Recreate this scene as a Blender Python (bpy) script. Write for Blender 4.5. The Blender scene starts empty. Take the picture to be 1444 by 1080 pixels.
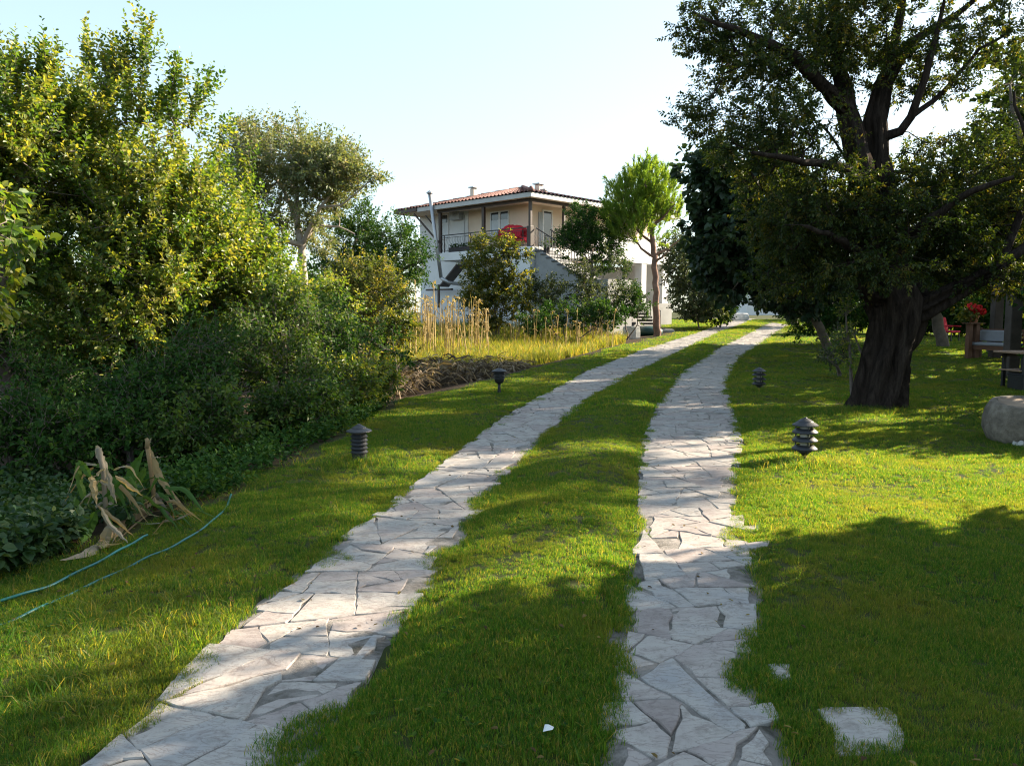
import bpy, math, random
import numpy as np
from mathutils import Vector, Matrix, Euler
from mathutils.kdtree import KDTree

random.seed(7)
RNG = np.random.default_rng(11)
SC = bpy.context.scene
COL = SC.collection
PI = math.pi

# ------------------------------------------------------------------ camera
F_PX, CX, CY = 1120.0, 722.0, 540.0          # focal length and centre in photograph pixels
EYE = np.array([0.0, 0.0, 1.6])
PITCH = math.atan(100.0 / F_PX)
cam_d = bpy.data.cameras.new("camera")
cam_d.sensor_width = 36.0
cam_d.lens = 36.0 * F_PX / 1444.0
cam_d.clip_start = 0.05
cam_d.clip_end = 6000.0
cam = bpy.data.objects.new("camera", cam_d)
cam.location = EYE
cam.rotation_euler = (PI / 2 - PITCH, 0, 0)
COL.objects.link(cam)
SC.camera = cam

# ------------------------------------------------------------------ sky, sun, exposure
SUN_EL, SUN_AZ = math.radians(25.0), math.radians(65.0)     # azimuth clockwise from the view direction (+Y)
SUN = np.array([math.sin(SUN_AZ) * math.cos(SUN_EL), math.cos(SUN_AZ) * math.cos(SUN_EL), math.sin(SUN_EL)])
world = bpy.data.worlds.new("World")
SC.world = world
world.use_nodes = True
wn = world.node_tree.nodes
sky = wn.new("ShaderNodeTexSky")
sky.sky_type = 'NISHITA'
sky.sun_disc = False
sky.sun_elevation = SUN_EL
sky.sun_rotation = SUN_AZ
sky.altitude = 10.0
sky.air_density = 1.0
sky.dust_density = 1.2
sky.ozone_density = 1.0
bgn = wn["Background"]
bgn.inputs["Strength"].default_value = 0.14
thin = wn.new("ShaderNodeGamma")                       # thin high haze: paler overhead, less glare low down
thin.inputs["Gamma"].default_value = 0.50
world.node_tree.links.new(sky.outputs[0], thin.inputs[0])
tone = wn.new("ShaderNodeMix")                         # cool white balance of the clear evening sky
tone.data_type, tone.blend_type = 'RGBA', 'MULTIPLY'
tone.inputs[0].default_value = 1.0
tone.inputs[7].default_value = (1.0, 1.11, 1.13, 1.0)
world.node_tree.links.new(thin.outputs[0], tone.inputs[6])
world.node_tree.links.new(tone.outputs[2], bgn.inputs[0])

sun_d = bpy.data.lights.new("sun", 'SUN')
sun_d.energy = 5.0
sun_d.angle = math.radians(0.5)
sun_d.color = (1.0, 0.86, 0.66)
sun = bpy.data.objects.new("sun", sun_d)
sun.rotation_euler = Vector(-SUN).to_track_quat('-Z', 'Y').to_euler()
sun.location = (20, 12, 20)
COL.objects.link(sun)

SC.view_settings.view_transform = 'Standard'
SC.view_settings.look = 'None'
SC.view_settings.gamma = 1.0
SC.view_settings.use_curve_mapping = False
SC.view_settings.exposure = 2.02

SC.render.engine = 'CYCLES'
SC.cycles.max_bounces = 7
SC.cycles.diffuse_bounces = 3
SC.cycles.glossy_bounces = 2
SC.cycles.transmission_bounces = 5
SC.cycles.transparent_max_bounces = 8
SC.cycles.use_denoising = True
SC.cycles.use_adaptive_sampling = False
SC.cycles.filter_width = 1.15
SC.cycles.sample_clamp_indirect = 6.0


# ------------------------------------------------------------------ picture -> place
def ray(px, py):
    a, b = (px - CX) / F_PX, (CY - py) / F_PX
    c, s = math.cos(PITCH), math.sin(PITCH)
    return np.array([a, c + b * s, -s + b * c])


def at(px, py, Y):
    d = ray(px, py)
    return EYE + d * (Y / d[1])


def sstep(a, b, x):
    t = np.clip((np.asarray(x, float) - a) / (b - a), 0, 1)
    return t * t * (3 - 2 * t)


def base_h(Y):
    Y = np.asarray(Y, float)
    t = np.clip(Y - 14.0, 0, 11.0)
    h = 0.5 * 0.0275 / 11.0 * t * t
    h = h + 0.0275 * np.clip(Y - 25.0, 0, 33.0)
    h = h + 0.010 * np.clip(Y - 58.0, 0, 22.0)
    return h


def ground0(px, py):
    """where the line of sight through a pixel meets the smooth ground"""
    d = ray(px, py)
    lo, hi = 0.5, 140.0
    for _ in range(60):
        m = 0.5 * (lo + hi)
        p = EYE + d * (m / d[1])
        if p[2] > base_h(m):
            lo = m
        else:
            hi = m
    return EYE + d * (lo / d[1])


def edge_fn(pix):
    pts = np.array([ground0(x, y)[:2] for x, y in pix])
    o = np.argsort(pts[:, 1])
    pts = pts[o]
    # prolong the nearest stretch towards the viewer
    k = (pts[1] - pts[0])
    first = pts[0] - k / k[1] * (pts[0, 1] - 0.3)
    ys = np.concatenate([[first[1]], pts[:, 1]])
    xs = np.concatenate([[first[0]], pts[:, 0]])
    g = np.linspace(ys[0], ys[-1], 400)
    v = np.interp(g, ys, xs)
    ker = np.ones(9) / 9
    v = np.concatenate([v[:4], np.convolve(v, ker, 'valid'), v[-4:]])
    return lambda Y: np.interp(Y, g, v)


TL0 = edge_fn([(120, 1080), (235, 985), (300, 905), (400, 820), (510, 740), (630, 650), (700, 595), (760, 560), (830, 522), (900, 495), (980, 470), (1042, 450)])
TL1 = edge_fn([(430, 1080), (490, 985), (560, 880), (640, 770), (720, 660), (770, 610), (830, 562), (900, 522), (960, 495), (1010, 471), (1066, 450)])
TR0 = edge_fn([(846, 1080), (865, 950), (878, 860), (903, 760), (903, 690), (908, 620), (928, 570), (962, 525), (1010, 493), (1052, 472), (1086, 454)])
TR1 = edge_fn([(1108, 1080), (1078, 980), (1058, 900), (1062, 820), (1045, 740), (1035, 680), (1046, 620), (1036, 590), (1022, 540), (1040, 506), (1078, 480), (1112, 458)])
BED = edge_fn([(0, 830), (130, 775), (330, 690), (420, 640), (560, 570), (740, 527), (870, 491), (960, 468)])


def vnoise(x, y, seed=0):
    """smooth value noise, vectorised"""
    x, y = np.asarray(x, float), np.asarray(y, float)
    xi, yi = np.floor(x).astype(np.int64), np.floor(y).astype(np.int64)
    fx, fy = x - xi, y - yi
    fx, fy = fx * fx * (3 - 2 * fx), fy * fy * (3 - 2 * fy)

    def hsh(a, b):
        n = (a * 374761393 + b * 668265263 + seed * 982451653) & 0x7fffffff
        n = ((n ^ (n >> 13)) * 1274126177) & 0x7fffffff
        return ((n ^ (n >> 16)) & 0xffff) / 65535.0
    return (hsh(xi, yi) * (1 - fx) * (1 - fy) + hsh(xi + 1, yi) * fx * (1 - fy) + hsh(xi, yi + 1) * (1 - fx) * fy + hsh(xi + 1, yi + 1) * fx * fy)


def track_mask(X, Y, pad=0.0):
    X, Y = np.asarray(X, float), np.asarray(Y, float)
    ok = (Y < 62)
    a = (X > TL0(Y) - pad) & (X < TL1(Y) + pad)
    b = (X > TR0(Y) - pad) & (X < TR1(Y) + pad)
    return (a | b) & ok


def hgt(X, Y):
    """height of the ground"""
    X, Y = np.asarray(X, float), np.asarray(Y, float)
    h = base_h(Y)
    near = 1 - sstep(40, 70, Y)
    bump = (vnoise(X * 0.8, Y * 0.8, 3) - 0.5) * 0.05 + (vnoise(X * 2.3, Y * 2.3, 5) - 0.5) * 0.02
    d = np.minimum(np.minimum(np.abs(X - TL0(Y)), np.abs(X - TL1(Y))), np.minimum(np.abs(X - TR0(Y)), np.abs(X - TR1(Y))))
    tm = track_mask(X, Y)
    off = np.where(tm, 0.0, sstep(0.0, 0.35, d))
    h = h + bump * off * near + 0.012 * off * near
    # the grass strip between the two tracks is a little crowned
    mid = (X > TL1(Y)) & (X < TR0(Y))
    w = np.maximum(TR0(Y) - TL1(Y), 0.05)
    u = np.clip((X - TL1(Y)) / w, 0, 1)
    h = h + np.where(mid, 0.06 * 4 * u * (1 - u), 0.0) * near
    # the vegetable bed on the left lies lower
    h = h - 0.22 * sstep(0.0, 1.6, BED(Y) - X) * (1 - sstep(30, 45, Y))
    return h


def hz(x, y):
    return float(hgt(np.array([x]), np.array([y]))[0])


def ground(px, py):
    p = ground0(px, py)
    return np.array([p[0], p[1], hz(p[0], p[1])])


# ------------------------------------------------------------------ objects
def props(o, label=None, cat=None, group=None, kind=None):
    for k, v in (("label", label), ("category", cat), ("group", group), ("kind", kind)):
        if v:
            o[k] = v
    return o


def empty(name, loc, rotz=0.0):
    o = bpy.data.objects.new(name, None)
    o.location = [float(c) for c in loc]
    o.rotation_euler = (0, 0, rotz)
    o.empty_display_size = 0.2
    COL.objects.link(o)
    return o


def link(name, me, mat=None, parent=None):
    o = bpy.data.objects.new(name, me)
    if mat is not None and not me.materials:
        me.materials.append(mat)
    COL.objects.link(o)
    if parent is not None:
        o.parent = parent
    return o


def np_mesh(name, V, faces, tint=None, smooth=False, mats=None, midx=None):
    """mesh from arrays; FACES is one (n,k) array or a list of them"""
    me = bpy.data.meshes.new(name)
    V = np.ascontiguousarray(V, dtype=np.float32).reshape(-1, 3)
    if not isinstance(faces, list):
        faces = [faces]
    faces = [np.asarray(f, dtype=np.int32) for f in faces if len(f)]
    me.vertices.add(len(V))
    me.vertices.foreach_set("co", V.ravel())
    nl = sum(f.size for f in faces)
    npoly = sum(len(f) for f in faces)
    me.loops.add(nl)
    me.polygons.add(npoly)
    if npoly:
        me.loops.foreach_set("vertex_index", np.concatenate([f.ravel() for f in faces]))
        tot = np.concatenate([np.full(len(f), f.shape[1], np.int32) for f in faces])
        st = np.concatenate([[0], np.cumsum(tot)[:-1]]).astype(np.int32)
        me.polygons.foreach_set("loop_start", st)
        me.polygons.foreach_set("loop_total", tot)
    me.polygons.foreach_set("use_smooth", np.full(npoly, bool(smooth)))
    if tint is not None:
        a = me.attributes.new("tint", 'FLOAT', 'POINT')
        a.data.foreach_set("value", np.ascontiguousarray(tint, dtype=np.float32))
    me.update(calc_edges=True)
    me.validate()
    if mats:
        for m in mats:
            me.materials.append(m)
        if midx is not None:
            me.polygons.foreach_set("material_index", np.asarray(midx, dtype=np.int32))
    return me


class MB:
    """collects shapes for one mesh"""

    def __init__(self):
        self.v, self.f, self.n, self.t = [], [], 0, []

    def add(self, V, F, tint=0.5):
        V = [tuple(float(c) for c in p) for p in V]
        self.v += V
        self.f += [tuple(i + self.n for i in f) for f in F]
        self.t += [tint] * len(V)
        self.n += len(V)

    def box(self, lo, hi, tint=0.5):
        x0, y0, z0 = lo
        x1, y1, z1 = hi
        V = [(x0, y0, z0), (x1, y0, z0), (x1, y1, z0), (x0, y1, z0), (x0, y0, z1), (x1, y0, z1), (x1, y1, z1), (x0, y1, z1)]
        F = [(3, 2, 1, 0), (4, 5, 6, 7), (0, 1, 5, 4), (1, 2, 6, 5), (2, 3, 7, 6), (3, 0, 4, 7)]
        self.add(V, F, tint)

    def bar(self, p, q, w, h, up=(0, 0, 1), tint=0.5):
        """a straight rectangular bar from p to q"""
        p, q = np.array(p, float), np.array(q, float)
        d = q - p
        d = d / np.linalg.norm(d)
        up = np.array(up, float)
        s = np.cross(d, up)
        if np.linalg.norm(s) < 1e-5:
            s = np.cross(d, (1, 0, 0))
        s /= np.linalg.norm(s)
        u = np.cross(s, d)
        V = []
        for c in (p, q):
            for a, b in ((-1, -1), (1, -1), (1, 1), (-1, 1)):
                V.append(c + s * w / 2 * a + u * h / 2 * b)
        self.add(V, [(0, 1, 2, 3), (7, 6, 5, 4), (1, 0, 4, 5), (2, 1, 5, 6), (3, 2, 6, 7), (0, 3, 7, 4)], tint)

    def tube(self, pts, rad, n=8, caps=True, tint=0.5):
        pts = np.array(pts, float)
        if np.isscalar(rad):
            rad = [rad] * len(pts)
        V, F = [], []
        d0 = pts[1] - pts[0]
        ref = np.array([0, 0, 1.0]) if abs(d0[2]) < 0.9 * np.linalg.norm(d0) else np.array([1.0, 0, 0])
        for i, p in enumerate(pts):
            d = pts[min(i + 1, len(pts) - 1)] - pts[max(i - 1, 0)]
            d /= max(np.linalg.norm(d), 1e-9)
            s = np.cross(d, ref)
            s /= max(np.linalg.norm(s), 1e-9)
            u = np.cross(s, d)
            ref = u
            for k in range(n):
                a = 2 * PI * k / n
                V.append(p + (s * math.cos(a) + u * math.sin(a)) * rad[i])
        m = len(pts)
        for i in range(m - 1):
            for k in range(n):
                k2 = (k + 1) % n
                F.append((i * n + k, i * n + k2, (i + 1) * n + k2, (i + 1) * n + k))
        if caps:
            F.append(tuple(range(n - 1, -1, -1)))
            F.append(tuple((m - 1) * n + k for k in range(n)))
        self.add(V, F, tint)

    def lathe(self, prof, c=(0, 0, 0), n=24, close=True, tint=0.5, wob=0.0, seed=0):
        V, F = [], []
        rr = random.Random(seed)
        for r, z in prof:
            for k in range(n):
                a = 2 * PI * k / n
                q = r * (1 + (rr.random() - 0.5) * wob)
                V.append((c[0] + q * math.cos(a), c[1] + q * math.sin(a), c[2] + z + (rr.random() - 0.5) * wob * 0.2))
        m = len(prof)
        for i in range(m - 1):
            for k in range(n):
                k2 = (k + 1) % n
                F.append((i * n + k, i * n + k2, (i + 1) * n + k2, (i + 1) * n + k))
        if close:
            F.append(tuple(range(n - 1, -1, -1)))
            F.append(tuple((m - 1) * n + k for k in range(n)))
        self.add(V, F, tint)

    def prism(self, poly, z0, z1, tint=0.5):
        n = len(poly)
        V = [(x, y, z0) for x, y in poly] + [(x, y, z1) for x, y in poly]
        F = [tuple(range(n - 1, -1, -1)), tuple(range(n, 2 * n))] + [(i, (i + 1) % n, n + (i + 1) % n, n + i) for i in range(n)]
        self.add(V, F, tint)

    def ribbon(self, pts, wid, side, fold=0.25, tint=0.5, twist=0.0):
        """a strap leaf along pts; wid per point; folded along the midrib"""
        pts = np.array(pts, float)
        V, F = [], []
        side = np.array(side, float)
        for i, p in enumerate(pts):
            d = pts[min(i + 1, len(pts) - 1)] - pts[max(i - 1, 0)]
            d /= max(np.linalg.norm(d), 1e-9)
            s = side - d * np.dot(side, d)
            s /= max(np.linalg.norm(s), 1e-9)
            u = np.cross(s, d)
            a = twist * i / max(len(pts) - 1, 1)
            s2 = s * math.cos(a) + u * math.sin(a)
            u2 = np.cross(s2, d)
            w = wid[i] / 2
            V += [p - s2 * w + u2 * w * fold, p, p + s2 * w + u2 * w * fold]
        for i in range(len(pts) - 1):
            a = i * 3
            F += [(a, a + 1, a + 4, a + 3), (a + 1, a + 2, a + 5, a + 4)]
        self.add(V, F, tint)

    def mesh(self, name, smooth=False):
        me = bpy.data.meshes.new(name)
        me.from_pydata(self.v, [], self.f)
        a = me.attributes.new("tint", 'FLOAT', 'POINT')
        a.data.foreach_set("value", np.array(self.t, dtype=np.float32))
        if smooth:
            me.polygons.foreach_set("use_smooth", np.ones(len(me.polygons), dtype=bool))
        me.update()
        return me

    def build(self, name, mat, parent=None, smooth=False):
        return link(name, self.mesh(name, smooth), mat, parent)


def soft(o, w=0.01, seg=2):
    m = o.modifiers.new("bevel", 'BEVEL')
    m.width = w
    m.segments = seg
    m.limit_method = 'ANGLE'
    return o


# ------------------------------------------------------------------ materials
def new_mat(name):
    m = bpy.data.materials.new(name)
    m.use_nodes = True
    nt = m.node_tree
    return m, nt, nt.nodes["Principled BSDF"], nt.nodes["Material Output"]


def N(nt, kind, **kw):
    n = nt.nodes.new(kind)
    for k, v in kw.items():
        setattr(n, k, v)
    return n


def ramp(nt, src, stops, interp='LINEAR'):
    r = N(nt, "ShaderNodeValToRGB")
    r.color_ramp.interpolation = interp
    e = r.color_ramp.elements
    while len(e) < len(stops):
        e.new(0.5)
    for el, (p, c) in zip(e, stops):
        el.position = p
        el.color = (*c, 1.0)
    nt.links.new(src, r.inputs[0])
    return r.outputs[0]


def noise(nt, scale, detail=4.0, rough=0.55, coord='pos', dist=0.0, stretch=None):
    t = N(nt, "ShaderNodeTexNoise")
    t.inputs["Scale"].default_value = scale
    t.inputs["Detail"].default_value = detail
    t.inputs["Roughness"].default_value = rough
    t.inputs["Distortion"].default_value = dist
    if coord == 'pos':
        src = N(nt, "ShaderNodeNewGeometry").outputs["Position"]
    else:
        src = N(nt, "ShaderNodeTexCoord").outputs["Object"]
    if stretch is not None:
        mp = N(nt, "ShaderNodeMapping")
        mp.inputs["Scale"].default_value = stretch
        nt.links.new(src, mp.inputs[0])
        src = mp.outputs[0]
    nt.links.new(src, t.inputs["Vector"])
    return t.outputs["Fac"]


def mixc(nt, a, b, fac, mode='MIX'):
    m = N(nt, "ShaderNodeMix", data_type='RGBA', blend_type=mode)
    for sock, v in ((m.inputs[0], fac), (m.inputs[6], a), (m.inputs[7], b)):
        if hasattr(v, "links"):
            nt.links.new(v, sock)
        else:
            sock.default_value = v if not isinstance(v, tuple) else (*v, 1.0)
    return m.outputs[2]


def bump(nt, bsdf, src, strength=0.4, dist=0.02):
    b = N(nt, "ShaderNodeBump")
    b.inputs["Strength"].default_value = strength
    b.inputs["Distance"].default_value = dist
    nt.links.new(src, b.inputs["Height"])
    nt.links.new(b.outputs[0], bsdf.inputs["Normal"])


def attr(nt, name="tint"):
    return N(nt, "ShaderNodeAttribute", attribute_name=name).outputs["Fac"]


def mat_plain(name, col, rough=0.6, var=0.25, scale=6.0, metal=0.0, bstr=0.15, coord='obj', bdist=0.01, spec=0.4):
    """one colour with uneven wear"""
    m, nt, b, _ = new_mat(name)
    f = noise(nt, scale, 6, 0.65, coord)
    lo = tuple(c * (1 - var) for c in col)
    hi = tuple(min(1, c * (1 + var * 0.6)) for c in col)
    nt.links.new(ramp(nt, f, [(0.3, lo), (0.7, hi)]), b.inputs["Base Color"])
    b.inputs["Roughness"].default_value = rough
    b.inputs["Metallic"].default_value = metal
    b.inputs["Specular IOR Level"].default_value = spec
    if bstr:
        bump(nt, b, noise(nt, scale * 6, 5, 0.6, coord), bstr, bdist)
    return m


def mat_leaf(name, stops, trans=0.4, warm=(1.35, 1.25, 0.5), rough=0.5, spec=0.35, patch=None):
    """foliage: colour by each leaf's own tint, light passing through the blade"""
    m, nt, b, out = new_mat(name)
    col = ramp(nt, attr(nt), stops)
    if patch:
        col = mixc(nt, col, patch[0], ramp(nt, noise(nt, patch[1], 2, 0.5), [(patch[2], (0, 0, 0)), (patch[3], (1, 1, 1))]))
    nt.links.new(col, b.inputs["Base Color"])
    b.inputs["Roughness"].default_value = rough
    b.inputs["Specular IOR Level"].default_value = spec
    tr = N(nt, "ShaderNodeBsdfTranslucent")
    nt.links.new(mixc(nt, col, warm, 1.0, 'MULTIPLY'), tr.inputs["Color"])
    mx = N(nt, "ShaderNodeMixShader")
    mx.inputs[0].default_value = trans
    nt.links.new(b.outputs[0], mx.inputs[1])
    nt.links.new(tr.outputs[0], mx.inputs[2])
    nt.links.new(mx.outputs[0], out.inputs["Surface"])
    return m
# ------------------------------------------------------------------ trees
class Wood:
    """a branching skeleton; limbs are drawn by hand, branches grow from them to the tips"""

    def __init__(self, rng):
        self.p, self.par, self.r, self.dir = [], [], [], []
        self.rng = rng

    def limb(self, pts, rad, attach=True):
        pts = [np.array(q, float) for q in pts]
        prev = -1
        if self.p and attach:
            prev = int(np.argmin([np.linalg.norm(np.array(q) - pts[0]) for q in self.p]))
        # resample with a little crookedness
        for i in range(len(pts)):
            if i == 0:
                if prev < 0:
                    self._add(pts[0], -1, rad[0])
                    prev = 0
                continue
            L = np.linalg.norm(pts[i] - pts[i - 1])
            k = max(2, int(L / 0.22))
            for j in range(1, k + 1):
                t = j / k
                q = pts[i - 1] * (1 - t) + pts[i] * t + self.rng.normal(0, 0.018 * min(L, 1.5), 3) * (1 if t < 1 else 0)
                prev = self._add(q, prev, rad[i - 1] * (1 - t) + rad[i] * t)
        return prev

    def _add(self, q, par, r):
        self.p.append(np.array(q, float))
        self.par.append(par)
        self.r.append(r)
        return len(self.p) - 1

    def grow(self, tips, rtip=0.006, up=0.25, batch=40):
        base = self.p[0]
        trunk_n = len(self.p)
        pos = np.array(self.p)
        dist = np.array([np.min(np.linalg.norm(pos - t, axis=1)) for t in tips])
        order = np.argsort(dist)
        start = [i for i in range(trunk_n) if self.p[i][2] - base[2] > 0.25 * (max(q[2] for q in self.p) - base[2])] or list(range(trunk_n))
        usable = set(start)
        out = [None] * len(tips)
        for b0 in range(0, len(order), batch):
            idx = sorted(usable)
            kd = KDTree(len(idx))
            for i in idx:
                kd.insert(self.p[i], i)
            kd.balance()
            for oi in order[b0:b0 + batch]:
                t = tips[oi]
                best, bc = None, 1e9
                for co, i, d in kd.find_n(t, 8):
                    c = d + 0.6 * max(0.0, co[2] - t[2])
                    if c < bc:
                        best, bc = i, c
                p0 = self.p[best]
                L = np.linalg.norm(t - p0)
                pd = p0 - self.p[self.par[best]] if self.par[best] >= 0 else np.array([0, 0, 1.0])
                pd = pd / max(np.linalg.norm(pd), 1e-6)
                ctrl = p0 + (pd * 0.5 + np.array([0, 0, up])) * L * 0.45 + self.rng.normal(0, 0.08 * L, 3)
                k = max(2, min(6, int(L / 0.2)))
                prev = best
                for j in range(1, k + 1):
                    s = j / k
                    q = p0 * (1 - s) ** 2 + ctrl * 2 * s * (1 - s) + t * s * s
                    if j < k:
                        q = q + self.rng.normal(0, 0.02 * L, 3)
                    prev = self._add(q, prev, 0.0)
                    usable.add(prev)
                d = self.p[prev] - self.p[self.par[prev]]
                out[oi] = d / max(np.linalg.norm(d), 1e-6)
        # pipe model: thickness from what hangs on each stretch
        n = len(self.p)
        w = np.zeros(n)
        kids = [0] * n
        for i in range(n):
            if self.par[i] >= 0:
                kids[self.par[i]] += 1
        for i in range(n - 1, -1, -1):
            if kids[i] == 0:
                w[i] = max(w[i], 1.0)
            if self.par[i] >= 0:
                w[self.par[i]] += w[i]
        for i in range(n):
            rr = rtip * w[i] ** 0.45
            self.r[i] = max(self.r[i], rr) if i < trunk_n else min(rr, 0.14)
        return np.array(out)

    def chains(self):
        n = len(self.p)
        kids = [[] for _ in range(n)]
        for i in range(n):
            if self.par[i] >= 0:
                kids[self.par[i]].append(i)
        res, stack = [], [(0, None)]
        while stack:
            i, frm = stack.pop()
            ch = [] if frm is None else [frm]
            ch.append(i)
            while kids[i]:
                ks = sorted(kids[i], key=lambda k: -self.r[k])
                for k in ks[1:]:
                    stack.append((k, i))
                i = ks[0]
                ch.append(i)
            res.append(ch)
        return res

    def build(self, root, mat, cut=0.05, bark=0.0, sides_thin=4, rough_sides=36, branch_name="branch"):
        base = np.array(root.location)
        thick, thin = [[], [], 0], [[], [], 0]
        for ch in self.chains():
            P = np.array([self.p[i] for i in ch]) - base
            R = np.array([self.r[i] for i in ch])
            if len(ch) > 1 and self.par[ch[1]] == ch[0] and ch[0] != 0:
                R[0] = min(R[0], R[1] * 1.15)          # a side branch starts at its own thickness
            big = R.max() > cut
            acc = thick if big else thin
            ns = sides_thin if R.max() < 0.03 else (7 if R.max() < 0.1 else (rough_sides if bark else 12))
            if ns == 36 and len(P) > 2:
                # finer rings for rough bark
                tt = np.linspace(0, len(P) - 1, (len(P) - 1) * 3 + 1)
                P = np.stack([np.interp(tt, np.arange(len(P)), P[:, c]) for c in range(3)], 1)
                R = np.interp(tt, np.arange(len(R)), R)
            m = len(P)
            D = np.empty_like(P)
            D[1:-1] = P[2:] - P[:-2]
            D[0] = P[1] - P[0]
            D[-1] = P[-1] - P[-2]
            D /= np.maximum(np.linalg.norm(D, axis=1, keepdims=True), 1e-9)
            ref = np.array([1.0, 0, 0]) if abs(D[0, 0]) < 0.8 else np.array([0, 1.0, 0])
            ang = np.arange(ns) * 2 * PI / ns
            rings = np.empty((m, ns, 3))
            for i in range(m):
                s = np.cross(D[i], ref)
                s /= max(np.linalg.norm(s), 1e-9)
                u = np.cross(s, D[i])
                ref = np.cross(D[i], s) * -1
                ref = u
                rad = R[i]
                if bark and R[i] > 0.1:
                    z = P[i, 2]
                    k = 1 + bark * 0.8 * (np.abs(np.sin(ang * 4.0 + z * 1.0 + 2.2 * vnoise(ang * 0 + z * 1.3, ang * 1.2, 4))) - 0.6) \
                        + bark * 0.9 * (vnoise(np.cos(ang) * 2.6 + 9, np.sin(ang) * 2.6 + z * 0.55, 8) - 0.5) \
                        + bark * 0.8 * (vnoise(np.cos(ang) * 7 + 3, np.sin(ang) * 7 + z * 1.6, 9) - 0.5)
                    rad = R[i] * k
                else:
                    rad = np.full(ns, R[i])
                rings[i] = P[i] + s * (np.cos(ang) * rad)[:, None] + u * (np.sin(ang) * rad)[:, None]
            idx = np.arange(m * ns).reshape(m, ns)
            a = idx[:-1]
            b = np.roll(a, -1, 1)
            c = np.roll(idx[1:], -1, 1)
            d = idx[1:]
            F = np.stack([a, b, c, d], -1).reshape(-1, 4) + acc[2]
            acc[0].append(rings.reshape(-1, 3))
            acc[1].append(F)
            acc[2] += m * ns
        o1 = o2 = None
        if thick[0]:
            o1 = link("trunk", np_mesh("trunk", np.concatenate(thick[0]), np.concatenate(thick[1]), smooth=True), mat, root)
        if thin[0]:
            o2 = link(branch_name, np_mesh(branch_name, np.concatenate(thin[0]), np.concatenate(thin[1]), smooth=True), mat, root)
        return o1, o2


def unit(a):
    return a / np.maximum(np.linalg.norm(a, axis=-1, keepdims=True), 1e-9)


def leaves(rng, P, D, L, W, up=0.5, droop=0.2, wide=False, cup=0.35, tint=None):
    """leaf blades at P pointing along D (n,3); L,W sizes (n,). Returns verts, faces, tint"""
    n = len(P)
    D = unit(D + np.array([0, 0, -droop]))
    nrm = unit(rng.normal(0, 1, (n, 3)) * 0.75 + np.array([0, 0, up * 1.6]) + SUN * 0.8)
    S = unit(np.cross(D, nrm))
    U = np.cross(S, D)
    L = np.asarray(L)[:, None]
    W = np.asarray(W)[:, None]
    lift = U * W * cup * 0.5
    if wide:
        a = P + D * L * 0.30
        b = P + D * L * 0.68
        tip = P + D * L - U * L * 0.12
        V = np.stack([P, a - S * W * 0.5 + lift, b - S * W * 0.42 + lift * 0.6, tip, b + S * W * 0.42 + lift * 0.6, a + S * W * 0.5 + lift], 1)
        q = np.arange(n)[:, None] * 6
        F = np.concatenate([q + np.array([[0, 3, 2, 1]]), q + np.array([[0, 5, 4, 3]])])
        k = 6
    else:
        a = P + D * L * 0.45
        tip = P + D * L - U * L * 0.08
        V = np.stack([P, a - S * W * 0.5 + lift, tip, a + S * W * 0.5 + lift], 1)
        q = np.arange(n)[:, None] * 4
        F = np.concatenate([q + np.array([[0, 2, 1]]), q + np.array([[0, 3, 2]])])
        k = 4
    if tint is None:
        tint = rng.random(n)
    return V.reshape(-1, 3), F, np.repeat(tint, k)


def shoots(rng, tips, tdir, centre, n_sh, s_len, n_lf, l_len, l_wid, up=0.5, out=0.6, along=0.55, spread=0.8, droop=0.2, wide=False, tvar=0.18, cup=0.35, sh_up=None, tint_z=0.0):
    """leafy shoots round each tip; returns leaf verts/faces/tint and the shoots' axes"""
    T = len(tips)
    outw = unit(tips - centre)
    d = tdir[:, None, :] * along + outw[:, None, :] * out + rng.normal(0, spread, (T, n_sh, 3)) + np.array([0, 0, up])
    d = unit(d).reshape(-1, 3)
    o = np.repeat(tips, n_sh, 0) + rng.normal(0, 0.05, (T * n_sh, 3)) * s_len
    ln = s_len * (0.55 + 0.75 * rng.random(T * n_sh))
    if sh_up is not None:
        bend = sh_up
    else:
        bend = 0.15
    ct = np.repeat(rng.random(T), n_sh)
    st = np.clip(ct * 0.55 + rng.random(T * n_sh) * 0.45, 0, 1)
    M = len(d)
    t = (np.arange(n_lf)[None, :] + rng.random((M, n_lf)) * 0.7) / n_lf
    pos = o[:, None, :] + d[:, None, :] * (ln[:, None] * t)[:, :, None] + np.array([0, 0, 1.0]) * (bend * ln[:, None] * t * t)[:, :, None]
    # leaves stand round the shoot in a spiral
    ref = np.where(np.abs(d[:, 2:3]) < 0.9, np.array([[0, 0, 1.0]]), np.array([[1.0, 0, 0]]))
    a = unit(np.cross(d, ref))
    b = np.cross(d, a)
    ph = rng.random((M, 1)) * 6.28 + np.arange(n_lf)[None, :] * 2.4 + rng.normal(0, 0.4, (M, n_lf))
    ld = a[:, None, :] * np.cos(ph)[:, :, None] + b[:, None, :] * np.sin(ph)[:, :, None] + d[:, None, :] * (0.35 + 0.9 * t)[:, :, None]
    sc = (0.7 + 0.5 * rng.random((M, n_lf))) * np.where(t > 0.85, 0.75, 1.0)
    tint = np.clip(st[:, None] + rng.normal(0, tvar, (M, n_lf)), 0, 1)
    V, F, tt = leaves(rng, pos.reshape(-1, 3), unit(ld.reshape(-1, 3)), (l_len * sc).ravel(), (l_wid * sc).ravel(), 0.5, droop, wide, cup, tint.ravel())
    return V, F, tt, o, o + d * ln[:, None] + np.array([0, 0, bend]) * ln[:, None]


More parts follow.
